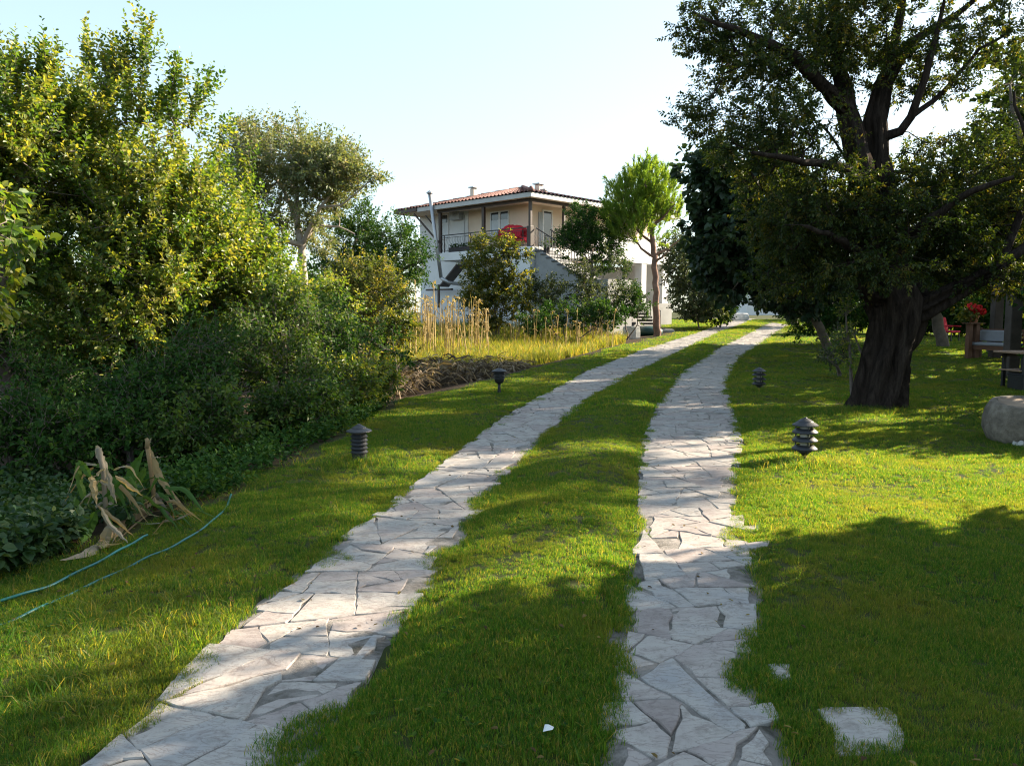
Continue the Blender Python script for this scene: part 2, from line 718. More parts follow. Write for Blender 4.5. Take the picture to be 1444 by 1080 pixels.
def blob(px, py, rx, ry, Y, rd):
    """an ellipsoid of crown seen at px,py with half-sizes rx,ry in pixels, at distance Y and half-depth rd metres"""
    k = Y / F_PX
    return (at(px, py, Y), np.array([rx * k, rd, ry * k]))


def sample_blobs(rng, blobs, n, shell=0.45, gaps=0.0, gap_scale=1.2, weight=None):
    vol = np.array([np.prod(r) ** 0.85 for _, r in blobs])
    if weight is not None:
        vol = vol * np.array(weight)
    vol /= vol.sum()
    out = []
    while len(out) < n:
        i = rng.choice(len(blobs), p=vol)
        c, r = blobs[i]
        v = rng.normal(0, 1, 3)
        v /= np.linalg.norm(v)
        q = c + v * r * rng.random() ** shell
        if gaps:
            g = float(vnoise(np.array([q[0] * gap_scale + 31.0 + q[1] * 0.4]), np.array([q[2] * gap_scale + 17.0 + q[1] * 0.5]), 21)[0])
            if g < gaps:
                continue
        if q[2] < base_h(q[1]) + 0.12:
            continue
        out.append(q)
    return np.array(out)


def tree(name, label, cat, base, limbs, blobs, n_tips, leafmat, barkmat, seed, n_sh=4, s_len=0.35, n_lf=9, l_len=0.06, l_wid=0.03,
         group=None, shell=0.45, gaps=0.0, bark=0.0, cut=0.05, rtip=0.006, up=0.35, out=0.6, wide=False, droop=0.2, spread=0.8, weight=None,
         extra_tips=None, twig=True, crown_name="crown", grow_up=0.25, tvar=0.18, cup=0.35, gap_scale=1.2):
    rng = np.random.default_rng(seed)
    root = empty(name, base)
    props(root, label, cat, group)
    w = Wood(rng)
    for pts, rad in limbs:
        w.limb(pts, rad)
    tips = sample_blobs(rng, blobs, n_tips, shell, gaps, gap_scale, weight)
    if extra_tips is not None:
        tips = np.concatenate([tips, extra_tips])
    td = w.grow(tips, rtip, grow_up)
    centre = np.mean([c for c, _ in blobs], 0)
    V, F, t, o, e = shoots(rng, tips, td, centre, n_sh, s_len, n_lf, l_len, l_wid, up, out, 0.55, spread, droop, wide, tvar, cup)
    w.build(root, barkmat, cut, bark)
    link(crown_name, np_mesh(crown_name, V - np.array(base), F, t), leafmat, root)
    if twig:
        # the shoots' own stems, three-sided
        k = len(o)
        d = unit(e - o)
        a = unit(np.cross(d, np.array([0.3, 0.5, 0.8])))
        b = np.cross(d, a)
        r = 0.0035
        V3 = np.stack([o + a * r, o - a * r * .5 + b * r * .87, o - a * r * .5 - b * r * .87, e], 1).reshape(-1, 3) - np.array(base)
        q = np.arange(k)[:, None] * 4
        F3 = np.concatenate([q + np.array([[0, 1, 3]]), q + np.array([[1, 2, 3]]), q + np.array([[2, 0, 3]])])
        link("twigs", np_mesh("twigs", V3, F3), barkmat, root)["kind"] = "stuff"
    return root, w
# ------------------------------------------------------------------ ground
def axis(lo, hi, step, far, grow=1.16):
    a = list(np.arange(lo, hi + 1e-6, step))
    s, v = step, hi
    while v < far:
        s *= grow
        v += s
        a.append(v)
    s, v = step, lo
    while v > -far:
        s *= grow
        v -= s
        a.insert(0, v)
    return np.array(a)


def make_ground():
    xs, ys = axis(-5.0, 6.5, 0.14, 1800), axis(1.2, 18.0, 0.14, 1800)
    X, Y = np.meshgrid(xs, ys)
    Z = hgt(X, Y) - 0.035 * track_mask(X, Y, 0.09)          # the tracks lie in a shallow trough
    V = np.stack([X, Y, Z], -1).reshape(-1, 3)
    ny, nx = X.shape
    idx = np.arange(nx * ny).reshape(ny, nx)
    F = np.stack([idx[:-1, :-1], idx[:-1, 1:], idx[1:, 1:], idx[1:, :-1]], -1).reshape(-1, 4)
    soil = sstep(0.05, 0.5, BED(Y) - X + (vnoise(X * 1.7, Y * 1.7, 12) - 0.5) * 0.9) * (1 - sstep(46, 60, Y))
    me = np_mesh("ground", V, F, soil.ravel(), smooth=True)
    m, nt, b, _ = new_mat("lawn_ground")
    f1 = noise(nt, 0.9, 5, 0.6)
    f2 = noise(nt, 55, 8, 0.8)
    lawn = ramp(nt, f1, [(0.25, (0.030, 0.044, 0.012)), (0.5, (0.050, 0.060, 0.018)), (0.68, (0.085, 0.078, 0.030)), (0.82, (0.115, 0.092, 0.045))])
    lawn = mixc(nt, lawn, (0.035, 0.03, 0.016), ramp(nt, f2, [(0.45, (0, 0, 0)), (0.75, (0.8, 0.8, 0.8))]))
    soil_c = ramp(nt, noise(nt, 5, 8, 0.7), [(0.3, (0.028, 0.019, 0.012)), (0.7, (0.075, 0.052, 0.033))])
    nt.links.new(mixc(nt, lawn, soil_c, attr(nt)), b.inputs["Base Color"])
    b.inputs["Roughness"].default_value = 0.95
    b.inputs["Specular IOR Level"].default_value = 0.1
    bump(nt, b, noise(nt, 30, 8, 0.75), 0.6, 0.03)
    o = link("ground", me, m)
    props(o, kind="structure")


make_ground()


# ------------------------------------------------------------------ stone tracks
def stone_mat(name, stops):
    m, nt, b, _ = new_mat(name)
    f = noise(nt, 2.6, 8, 0.62)
    each = N(nt, "ShaderNodeObjectInfo").outputs["Random"]
    ad = N(nt, "ShaderNodeMath", operation='ADD')
    mu = N(nt, "ShaderNodeMath", operation='MULTIPLY')
    nt.links.new(each, mu.inputs[0])
    mu.inputs[1].default_value = 0.42
    nt.links.new(f, ad.inputs[0])
    nt.links.new(mu.outputs[0], ad.inputs[1])
    sb = N(nt, "ShaderNodeMath", operation='SUBTRACT')
    nt.links.new(ad.outputs[0], sb.inputs[0])
    sb.inputs[1].default_value = 0.2
    col = ramp(nt, sb.outputs[0], stops)
    grime = ramp(nt, noise(nt, 9, 10, 0.75, dist=0.6), [(0.50, (0, 0, 0)), (0.70, (0.75, 0.75, 0.75))])
    col = mixc(nt, col, (0.17, 0.145, 0.125), grime)
    moss = ramp(nt, noise(nt, 2.2, 9, 0.72, dist=1.2), [(0.58, (0, 0, 0)), (0.72, (0.6, 0.6, 0.6))])
    col = mixc(nt, col, (0.12, 0.115, 0.085), moss)
    veins = ramp(nt, noise(nt, 3.0, 10, 0.6, dist=2.5, stretch=(1, 2.5, 1)), [(0.47, (0, 0, 0)), (0.5, (0.55, 0.55, 0.55)), (0.53, (0, 0, 0))])
    col = mixc(nt, col, (0.16, 0.12, 0.11), veins)
    speck = ramp(nt, noise(nt, 90, 3, 0.6), [(0.62, (0, 0, 0)), (0.72, (0.5, 0.5, 0.5))])
    col = mixc(nt, col, (0.13, 0.12, 0.11), speck)
    nt.links.new(col, b.inputs["Base Color"])
    b.inputs["Roughness"].default_value = 0.82
    b.inputs["Specular IOR Level"].default_value = 0.25
    h = N(nt, "ShaderNodeMath", operation='ADD')
    nt.links.new(noise(nt, 4.5, 9, 0.62, dist=0.8), h.inputs[0])
    h2 = N(nt, "ShaderNodeMath", operation='MULTIPLY')
    nt.links.new(noise(nt, 45, 6, 0.7), h2.inputs[0])
    h2.inputs[1].default_value = 0.25
    nt.links.new(h2.outputs[0], h.inputs[1])
    bump(nt, b, h.outputs[0], 0.6, 0.014)
    return m


M_STONE = stone_mat("pale_flagstone", [(0.12, (0.215, 0.175, 0.16)), (0.34, (0.325, 0.28, 0.26)), (0.58, (0.385, 0.35, 0.315)), (0.85, (0.295, 0.29, 0.29))])
M_MORTAR, _nt, _b, _ = new_mat("crumbling_mortar")
_c = ramp(_nt, noise(_nt, 7, 8, 0.7), [(0.3, (0.15, 0.13, 0.115)), (0.52, (0.28, 0.25, 0.225)), (0.72, (0.36, 0.33, 0.305))])
_c = mixc(_nt, _c, (0.05, 0.045, 0.03), ramp(_nt, noise(_nt, 3.1, 6, 0.7, dist=0.5), [(0.48, (0, 0, 0)), (0.62, (0.85, 0.85, 0.85))]))
_nt.links.new(_c, _b.inputs["Base Color"])
_b.inputs["Roughness"].default_value = 0.95
bump(_nt, _b, noise(_nt, 60, 8, 0.75), 0.9, 0.02)


def clip(poly, p, n):
    """keep the side of the line through p where (x-p).n <= 0"""
    out = []
    for i in range(len(poly)):
        a, b = poly[i], poly[(i + 1) % len(poly)]
        da, db = (a[0] - p[0]) * n[0] + (a[1] - p[1]) * n[1], (b[0] - p[0]) * n[0] + (b[1] - p[1]) * n[1]
        if da <= 0:
            out.append(a)
        if da * db < 0:
            t = da / (da - db)
            out.append((a[0] + (b[0] - a[0]) * t, a[1] + (b[1] - a[1]) * t))
    return out


def poly_area(p):
    P = np.array(p)
    return 0.5 * abs(np.sum(P[:, 0] * np.roll(P[:, 1], -1) - np.roll(P[:, 0], -1) * P[:, 1]))


def crazy(poly, target, rng, out, depth=0):
    """break a slab into angular pieces: cut after cut across its longer side, now and then a corner knocked off"""
    P = np.array(poly)
    A = poly_area(poly)
    c = P.mean(0)
    want = target(c[1]) * (0.45 + 1.6 * rng.random() ** 1.6)
    if A < want or depth > 9:
        if A > 0.0025:
            out.append(poly)
        return
    Q = P - c
    w, v = np.linalg.eigh(Q.T @ Q)
    ax = v[:, 1]
    if w[0] / max(w[1], 1e-9) > 0.55:
        ax = np.array([math.cos(t := rng.random() * PI), math.sin(t)])
    ang = math.atan2(ax[1], ax[0]) + rng.normal(0, 0.17)
    n = np.array([math.cos(ang), math.sin(ang)])
    if rng.random() < 0.06 and len(poly) <= 5:
        i = rng.integers(len(poly))                       # a knocked-off corner
        d = unit((P[i] - c)[None])[0]
        n = d
        p = c + (P[i] - c) * (0.45 + 0.2 * rng.random())
    else:
        ext = Q @ n
        p = c + n * (ext.min() + (ext.max() - ext.min()) * (0.36 + 0.28 * rng.random()))
    for s in (1, -1):
        q = clip(poly, p, n * s)
        if len(q) >= 3:
            crazy(q, target, rng, out, depth + 1)


def stone_cells(e0, e1, y0, y1, rng, target, joint):
    """angular stones filling the strip between two edges, no two alike"""
    cells = []
    y, sk = y0, 0.0
    while y < y1:
        L = (0.75 + 0.8 * rng.random()) * (1 + max(0, y - 20) / 25)
        sk2 = rng.normal(0, 0.12)
        P = []
        lo, hi = y, y + L
        for side, (a, b) in ((0, (lo - sk, hi - sk2)), (1, (hi + sk2, lo + sk))):
            for t in np.linspace(0, 1, 4):
                yy = a + (b - a) * t
                P.append((float((e0, e1)[side](yy)) + (-0.03, 0.03)[side], yy))
        got = []
        crazy(ccw(P), target, rng, got)
        for poly in got:
            c = np.mean(poly, 0)
            jn = joint(c[1])
            poly = ccw(poly)
            Q = list(poly)
            for i in range(len(poly)):                    # draw every side in by half a joint
                p, q = np.array(poly[i]), np.array(poly[(i + 1) % len(poly)])
                d = q - p
                Ld = np.linalg.norm(d)
                if Ld < 1e-4:
                    continue
                nn = np.array([d[1], -d[0]]) / Ld
                t = rng.normal(0, 0.02)
                nn2 = np.array([nn[0] * math.cos(t) - nn[1] * math.sin(t), nn[0] * math.sin(t) + nn[1] * math.cos(t)])
                Q = clip(Q, (p + q) / 2 - nn * jn * (0.35 + 0.9 * rng.random() ** 2), nn2)
                if len(Q) < 3:
                    break
            if len(Q) < 3:
                continue
            # ragged outer edges
            ya = c[1]
            j0, j1 = 0.16 * rng.random() ** 2, 0.20 * rng.random() ** 2
            Q = clip(Q, (float(e0(ya)) - 0.03 + j0, ya), (-1, rng.normal(0, .1) + float(e0(ya + .3) - e0(ya - .3)) / .6))
            if len(Q) >= 3:
                Q = clip(Q, (float(e1(ya)) + 0.03 - j1, ya), (1, rng.normal(0, .1) - float(e1(ya + .3) - e1(ya - .3)) / .6))
            if len(Q) < 3 or poly_area(Q) < 0.002:
                continue
            cells.append((c[0], c[1], Q))
        y, sk = hi, sk2
    cells.sort(key=lambda c: c[1])
    return cells


def stone_mesh(cell, rng, thick=0.02, lift=0.010):
    """one flagstone: an uneven outline, worn upper edge, low sides"""
    x, y, poly = cell
    P = np.array(poly)
    # drop tiny edges, subdivide long ones, jitter
    Q = []
    for i in range(len(P)):
        a, b = P[i], P[(i + 1) % len(P)]
        L = np.linalg.norm(b - a)
        if L < 0.012:
            continue
        k = 1 if L < 0.08 else (2 if L < 0.16 else (3 if L < 0.28 else 4))
        for j in range(k):
            t = (j + 0.04) / k if j == 0 else j / k
            q = a * (1 - t) + b * t
            Q.append(q + rng.normal(0, 0.002 + 0.030 * min(L, 0.3) * (j > 0), 2))
        t = 0.965
        Q.append(a * (1 - t) + b * t + rng.normal(0, 0.003, 2))
    if len(Q) < 3:
        return None
    Q = np.array(Q)
    c = Q.mean(0)
    n = len(Q)
    tilt = rng.normal(0, 0.006, 2)
    z0 = hgt(Q[:, 0], Q[:, 1])
    zc = float(hz(c[0], c[1]))
    top = z0 * 0.5 + zc * 0.5 + lift + rng.normal(0, 0.0025) + (Q - c) @ tilt
    d = unit(c - Q)
    size = np.linalg.norm(Q - c, axis=1).mean()
    ins = min(0.005, size * 0.1)
    T = Q + d * ins
    V = np.concatenate([np.c_[T, top], np.c_[Q, top - 0.005], np.c_[Q, z0 - thick * 0.5 + 0 * top]])
    V = np.concatenate([V, [[c[0], c[1], float(top.mean())]]])
    V = V - np.array([c[0], c[1], zc])
    F3 = [(i, (i + 1) % n, 3 * n) for i in range(n)]
    F4 = []
    for k in range(2):
        for i in range(n):
            j = (i + 1) % n
            F4.append((k * n + i, (k + 1) * n + i, (k + 1) * n + j, k * n + j))
    return V, F3, F4, (c[0], c[1], zc)


def ccw(poly):
    P = np.array(poly)
    s = np.sum(P[:, 0] * np.roll(P[:, 1], -1) - np.roll(P[:, 0], -1) * P[:, 1])
    return poly if s > 0 else poly[::-1]


def make_track(label, e0, e1, seed, dens, joint):
    rng = np.random.default_rng(seed)
    root = empty("stone_track", (0, 0, 0))
    props(root, label, "path", kind="structure")
    # bed of mortar
    ys = np.concatenate([np.arange(0.6, 16, 0.1), np.arange(16, 62, 0.25)])
    us = np.linspace(0, 1, 9)
    a, b = e0(ys) - 0.05, e1(ys) + 0.05
    wob = (vnoise(ys * 3.1, ys * 0 + seed, 41) - 0.5) * 0.08
    wob2 = (vnoise(ys * 2.7, ys * 0 + seed + 9, 43) - 0.5) * 0.08
    X = (a + wob)[:, None] * (1 - us) + (b + wob2)[:, None] * us
    Y = np.repeat(ys[:, None], len(us), 1)
    Z = hgt(X, Y) + 0.004 + (vnoise(X * 9, Y * 9, 6) - 0.5) * 0.010
    Z[:, 0] -= 0.03
    Z[:, -1] -= 0.03
    idx = np.arange(X.size).reshape(X.shape)
    F = np.stack([idx[:-1, :-1], idx[:-1, 1:], idx[1:, 1:], idx[1:, :-1]], -1).reshape(-1, 4)
    link("mortar_bed", np_mesh("mortar_bed", np.stack([X, Y, Z], -1).reshape(-1, 3), F, smooth=True), M_MORTAR, root)
    cells = stone_cells(e0, e1, 1.6, 60, rng, dens, joint)
    far_v, far_3, far_4, nfar = [], [], [], 0
    made = 0
    for c in cells:
        r = stone_mesh((c[0], c[1], ccw(c[2])), rng)
        if r is None:
            continue
        V, F3, F4, org = r
        if made < 300:
            o = link("flagstone", np_mesh("flagstone", V, [np.array(F3), np.array(F4)]), M_STONE, root)
            o.location = org
            made += 1
        else:
            far_v.append(V + np.array(org))
            far_3.append(np.array(F3) + nfar)
            far_4.append(np.array(F4) + nfar)
            nfar += len(V)
    if far_v:
        o = link("flagstones", np_mesh("flagstones", np.concatenate(far_v), [np.concatenate(far_3), np.concatenate(far_4)]), M_STONE, root)
        o["kind"] = "stuff"
    return root


make_track("left wheel track of pale crazy paving curving through the lawn", TL0, TL1, 5,
           lambda Y: 0.105 + 0.004 * max(0, Y - 14), lambda Y: 0.0045 + 0.0004 * Y)
make_track("right wheel track of pinkish crazy paving beside the pagoda lights", TR0, TR1, 6,
           lambda Y: 0.095 - 0.015 * min(1, Y / 12) + 0.004 * max(0, Y - 14), lambda Y: 0.0055 + 0.0004 * Y)


def step_stone(label, pix, seed, group="stepping stones in the right lawn"):
    rng = np.random.default_rng(seed)
    poly = ccw([tuple(ground0(x, y)[:2]) for x, y in pix])
    c = np.mean(poly, 0)
    r = stone_mesh((c[0], c[1], poly), rng, lift=0.006, thick=0.05)
    V, F3, F4, org = r
    o = link("stepping_stone", np_mesh("stepping_stone", V, [np.array(F3), np.array(F4)]), M_STONE)
    o.location = org
    props(o, label, "paving stone", group)


step_stone("large pale square stepping stone alone in the lower right lawn", [(1152, 1003), (1252, 1004), (1276, 1040), (1268, 1066), (1180, 1070), (1172, 1030)], 3)
step_stone("small pale stone sunk in the grass above the large square one", [(1084, 938), (1114, 938), (1118, 958), (1092, 965)], 4)
step_stone("thin pale stone in grass at the track edge where the sunlit lawn starts", [(1046, 742), (1072, 740), (1070, 748), (1048, 750)], 5)
step_stone("narrow mossy stone in grass just below the sunlit track edge", [(1050, 768), (1086, 765), (1082, 773), (1056, 775)], 6)


# ------------------------------------------------------------------ grass
def hidden_collection(name):
    return bpy.data.collections.new(name)


def clump_mesh(rng, n, h, rad, w, bend):
    V, F, T = [], [], []
    k = 0
    for _ in range(n):
        a, r = rng.random() * 6.283, rad * math.sqrt(rng.random())
        x, y = r * math.cos(a), r * math.sin(a)
        b = rng.random() * 6.283
        hh = h * (0.55 + 0.6 * rng.random())
        l = bend * hh * (0.3 + rng.random())
        dx, dy = math.cos(b) * l, math.sin(b) * l
        c = rng.random() * 6.283
        sx, sy = math.cos(c) * w / 2, math.sin(c) * w / 2
        V += [(x - sx, y - sy, -0.01), (x + sx, y + sy, -0.01), (x - sx * .8 + dx * .35, y - sy * .8 + dy * .35, hh * .55), (x + sx * .8 + dx * .35, y + sy * .8 + dy * .35, hh * .55),
              (x + dx, y + dy, hh * (1 - 0.25 * bend))]
        F += [(k, k + 1, k + 3), (k, k + 3, k + 2), (k + 2, k + 3, k + 4)]
        T += [rng.random()] * 5
        k += 5
    return np_mesh("grass_tuft", np.array(V), np.array(F), np.array(T))


def scatter(name, label, P, rot, scl, variants, mat, cat=None):
    """one stuff object: tufts placed on the points by geometry nodes"""
    coll = hidden_collection(name + "_tufts")
    for i, me in enumerate(variants):
        me.materials.append(mat)
        coll.objects.link(bpy.data.objects.new("grass_tuft", me))
    me = bpy.data.meshes.new(name)
    me.vertices.add(len(P))
    me.vertices.foreach_set("co", np.ascontiguousarray(P, dtype=np.float32).ravel())
    for nm, ty, dat in (("rot", 'FLOAT_VECTOR', rot), ("scl", 'FLOAT_VECTOR', scl)):
        a = me.attributes.new(nm, ty, 'POINT')
        a.data.foreach_set("vector", np.ascontiguousarray(dat, dtype=np.float32).ravel())
    a = me.attributes.new("pick", 'INT', 'POINT')
    a.data.foreach_set("value", RNG.integers(0, len(variants), len(P)).astype(np.int32))
    me.materials.append(mat)
    o = link(name, me)
    ng = bpy.data.node_groups.new(name, 'GeometryNodeTree')
    ng.interface.new_socket("Geometry", in_out='INPUT', socket_type='NodeSocketGeometry')
    ng.interface.new_socket("Geometry", in_out='OUTPUT', socket_type='NodeSocketGeometry')
    gi, go = ng.nodes.new("NodeGroupInput"), ng.nodes.new("NodeGroupOutput")
    ci = ng.nodes.new("GeometryNodeCollectionInfo")
    ci.inputs["Collection"].default_value = coll
    ci.inputs["Separate Children"].default_value = True
    ci.inputs["Reset Children"].default_value = True
    ip = ng.nodes.new("GeometryNodeInstanceOnPoints")
    ip.inputs["Pick Instance"].default_value = True

    def named(nm, ty):
        n = ng.nodes.new("GeometryNodeInputNamedAttribute")
        n.data_type = ty
        n.inputs["Name"].default_value = nm
        return next(s for s in n.outputs if s.enabled and s.name == "Attribute")
    L = ng.links
    L.new(gi.outputs[0], ip.inputs["Points"])
    L.new(ci.outputs[0], ip.inputs["Instance"])
    L.new(named("pick", 'INT'), ip.inputs["Instance Index"])
    e2r = ng.nodes.new("FunctionNodeEulerToRotation")
    L.new(named("rot", 'FLOAT_VECTOR'), e2r.inputs[0])
    L.new(e2r.outputs[0], ip.inputs["Rotation"])
    L.new(named("scl", 'FLOAT_VECTOR'), ip.inputs["Scale"])
    L.new(ip.outputs[0], go.inputs[0])
    mo = o.modifiers.new("tufts", 'NODES')
    mo.node_group = ng
    props(o, label, cat, kind="stuff")
    return o


def in_view(X, Y, pad=1.0):
    return np.abs(X) < Y * (722 / F_PX) * 1.12 + pad


def grass_mat(name, stops, dry, trans=0.42):
    m, nt, b, out = new_mat(name)
    col = ramp(nt, attr(nt), stops)
    col = mixc(nt, col, dry, ramp(nt, noise(nt, 0.75, 4, 0.6), [(0.50, (0, 0, 0)), (0.76, (0.5, 0.5, 0.5))]))
    nt.links.new(col, b.inputs["Base Color"])
    b.inputs["Roughness"].default_value = 0.55
    b.inputs["Specular IOR Level"].default_value = 0.25
    tr = N(nt, "ShaderNodeBsdfTranslucent")
    nt.links.new(mixc(nt, col, (2.9, 2.25, 0.55), 1.0, 'MULTIPLY'), tr.inputs["Color"])
    mx = N(nt, "ShaderNodeMixShader")
    mx.inputs[0].default_value = trans
    nt.links.new(b.outputs[0], mx.inputs[1])
    nt.links.new(tr.outputs[0], mx.inputs[2])
    nt.links.new(mx.outputs[0], out.inputs["Surface"])
    return m


M_LAWN = grass_mat("lawn_blades", [(0.0, (0.022, 0.084, 0.016)), (0.45, (0.048, 0.130, 0.022)), (0.8, (0.100, 0.168, 0.032)), (1.0, (0.25, 0.21, 0.08))], (0.19, 0.165, 0.05), 0.60)
M_WILD = grass_mat("tall_grass_blades", [(0.0, (0.06, 0.115, 0.022)), (0.6, (0.125, 0.165, 0.035)), (1.0, (0.29, 0.24, 0.10))], (0.21, 0.18, 0.06), 0.45)


def make_lawn():
    rng = np.random.default_rng(21)
    # candidates thinner with distance, tufts broader
    parts = []
    for y0, y1, den in ((1.7, 4.0, 1500), (4.0, 7.0, 900), (7.0, 11.0, 460), (11.0, 18.0, 190), (18.0, 30.0, 84), (30.0, 58.0, 34)):
        w = y1 * (722 / F_PX) * 1.12 + 1.0
        n = int((y1 - y0) * 2 * w * den)
        X = (rng.random(n) * 2 - 1) * w
        Y = y0 + rng.random(n) * (y1 - y0)
        parts.append(np.stack([X, Y, np.full(n, den ** -0.5)], 1))
    A = np.concatenate(parts)
    X, Y = A[:, 0], A[:, 1]
    edge = (vnoise(X * 4, Y * 4, 2) - 0.5) * 0.12 + np.maximum(0, vnoise(X * 1.8, Y * 1.8, 8) - 0.62) * -0.55
    keep = in_view(X, Y) & ~track_mask(X, Y, -0.02 + 0 * Y + edge * 0.9)
    keep &= (X > BED(Y) - 0.05 + (vnoise(X * 1.7, Y * 1.7, 12) - 0.5) * 0.9)
    keep &= vnoise(X * 6.0, Y * 6.0, 14) > 0.06
    # worn and bare places, mostly beside the tracks
    dt = np.minimum(np.minimum(np.abs(X - TL0(Y)), np.abs(X - TL1(Y))), np.minimum(np.abs(X - TR0(Y)), np.abs(X - TR1(Y))))
    worn = vnoise(X * 2.4, Y * 2.4, 71) * 0.6 + vnoise(X * 7.0, Y * 7.0, 72) * 0.4
    keep &= (worn > 0.40 - 3.0 * dt)
    for cx, cy, r in STEP_AREAS:
        keep &= ((X - cx) / r[0]) ** 2 + ((Y - cy) / r[1]) ** 2 > 1
    A = A[keep]
    X, Y = A[:, 0], A[:, 1]
    n = len(A)
    P = np.stack([X, Y, hgt(X, Y)], 1)
    rot = np.stack([rng.normal(0, 0.14, n), rng.normal(0, 0.14, n), rng.random(n) * 6.283], 1)
    s = (0.55 + 0.75 * vnoise(X * 1.3, Y * 1.3, 17) + 0.45 * vnoise(X * 5.5, Y * 5.5, 18)) * (0.75 + 0.5 * rng.random(n))
    wide = A[:, 2] * 16
    wide = np.clip(wide, 0.7, 3.0)
    hs = s * (0.85 + 0.08 * np.clip(wide, 0, 2))
    scl = np.stack([wide * s, wide * s, hs], 1)
    var = [clump_mesh(rng, 36, 0.029, 0.05, 0.0027, 0.7) for _ in range(8)]
    scatter("grass", None, P, rot, scl, var, M_LAWN)
    return n


STEP_AREAS = []
for o_ in [o for o in COL.objects if o.name.startswith("stepping_stone")]:
    bb = np.array([tuple(v.co) for v in o_.data.vertices])
    STEP_AREAS.append((o_.location.x, o_.location.y, ((bb[:, 0].max() - bb[:, 0].min()) * 0.37, (bb[:, 1].max() - bb[:, 1].min()) * 0.37)))
N_GRASS = make_lawn()


def make_weeds():
    """taller uncut tufts along the edges of the lawn and beside the lamps"""
    rng = np.random.default_rng(31)
    pts = []
    for _ in range(3600):
        Y = 2.0 + 26 * rng.random() ** 1.6
        k = rng.random()
        if k < 0.45:
            X = float(BED(Y)) + abs(rng.normal(0, 0.35)) - 0.1
        elif k < 0.75:
            X = float(TL0(Y)) - abs(rng.normal(0, 0.45)) - 0.02
        elif k < 0.88:
            X = float(TR1(Y)) + abs(rng.normal(0, 0.18))
        else:
            X = float(rng.choice([TL1(Y) + 0.02, TR0(Y) - 0.02])) + rng.normal(0, 0.03)
        if vnoise(np.array([X * 1.9]), np.array([Y * 1.9]), 51)[0] < 0.5:
            continue
        if track_mask(X, Y, -0.01):
            continue
        pts.append((X, Y, 1.0))
    for px, py, n, r in ((507, 655, 260, 0.30), (704, 553, 160, 0.3), (1131, 655, 240, 0.26), (1070, 552, 120, 0.35), (1237, 580, 260, 0.55), (60, 985, 120, 0.35), (255, 890, 110, 0.3)):
        g = ground(px, py)
        for _ in range(n):
            pts.append((g[0] + rng.normal(0, r), g[1] + rng.normal(0, r * 0.7), 1.25))
    A = np.array(pts)
    A = A[~track_mask(A[:, 0], A[:, 1], -0.01)]
    n = len(A)
    P = np.stack([A[:, 0], A[:, 1], hgt(A[:, 0], A[:, 1])], 1)
    rot = np.stack([rng.normal(0, 0.2, n), rng.normal(0, 0.2, n), rng.random(n) * 6.283], 1)
    s = (0.35 + 0.6 * rng.random(n)) * A[:, 2]
    var = [clump_mesh(rng, 9, 0.12, 0.04, 0.0042, 1.1) for _ in range(6)]
    scatter("grass", None, P, rot, np.stack([s, s, s], 1), var, M_LAWN)


make_weeds()


def make_tall_grass():
    rng = np.random.default_rng(41)
    pts = []
    while len(pts) < 5200:
        px, py = 525 + rng.random() * 355, 455 + rng.random() * 72
        lo = np.interp(px, [525, 600, 700, 780, 880], [545, 528, 512, 505, 482])
        if py > lo:
            continue
        g = ground0(px, py)
        if g[0] > BED(g[1]) - 0.12 or g[1] > 42:
            continue
        pts.append((g[0], g[1], (lo - py)))
    A = np.array(pts)
    n = len(A)
    P = np.stack([A[:, 0], A[:, 1], hgt(A[:, 0], A[:, 1])], 1)
    rot = np.stack([rng.normal(0, 0.15, n), rng.normal(0, 0.15, n), rng.random(n) * 6.283], 1)
    s = (0.6 + 0.6 * rng.random(n)) * np.clip(0.75 + A[:, 2] / 70, 0.6, 1.2)
    var = [clump_mesh(rng, 16, 0.62, 0.12, 0.016, 0.55) for _ in range(6)]
    scatter("grass", None, P, rot, np.stack([s, s, s], 1), var, M_WILD)


make_tall_grass()
# ------------------------------------------------------------------ house
M_WHITE = mat_plain("white_render", (0.70, 0.70, 0.70), 0.9, 0.10, 0.7, bstr=0.12)
M_CREAM = mat_plain("cream_render", (0.76, 0.61, 0.49), 0.9, 0.10, 0.7, bstr=0.12)  # cream render; its warmth also holds red bounce light put into the colour
M_GREYW = mat_plain("grey_cement", (0.30, 0.30, 0.30), 0.95, 0.25, 0.9, bstr=0.3)
M_FASCIA = mat_plain("painted_fascia", (0.48, 0.47, 0.46), 0.7, 0.12, 2)
M_BROWN = mat_plain("dark_brown_metal", (0.055, 0.036, 0.03), 0.5, 0.3, 3)
M_IRON = mat_plain("black_iron", (0.02, 0.021, 0.024), 0.5, 0.3, 5)
M_TILE = mat_plain("clay_roof_tile", (0.19, 0.095, 0.08), 0.85, 0.35, 1.6, bstr=0.3)
M_STEEL = mat_plain("galvanised_pipe", (0.42, 0.42, 0.43), 0.4, 0.15, 3, metal=0.6)
M_PVC = mat_plain("window_frame_white", (0.72, 0.72, 0.72), 0.45, 0.05, 2)
M_GLASS, _nt, _b, _ = new_mat("window_glass")
_b.inputs["Base Color"].default_value = (0.03, 0.035, 0.04, 1)
_b.inputs["Roughness"].default_value = 0.08
_b.inputs["Specular IOR Level"].default_value = 0.8
M_CURTAIN = mat_plain("white_curtain", (0.62, 0.66, 0.70), 0.7, 0.08, 2)
M_ACBOX = mat_plain("grey_plastic", (0.34, 0.36, 0.38), 0.5, 0.08, 2)
M_RED = mat_plain("red_cloth", (0.62, 0.02, 0.045), 0.75, 0.2, 2.5, bstr=0.3, bdist=0.03)
M_BLUE = mat_plain("blue_plastic", (0.06, 0.08, 0.22), 0.4, 0.15, 3)
M_STEP = mat_plain("grey_step_stone", (0.12, 0.12, 0.13), 0.85, 0.3, 2.5)
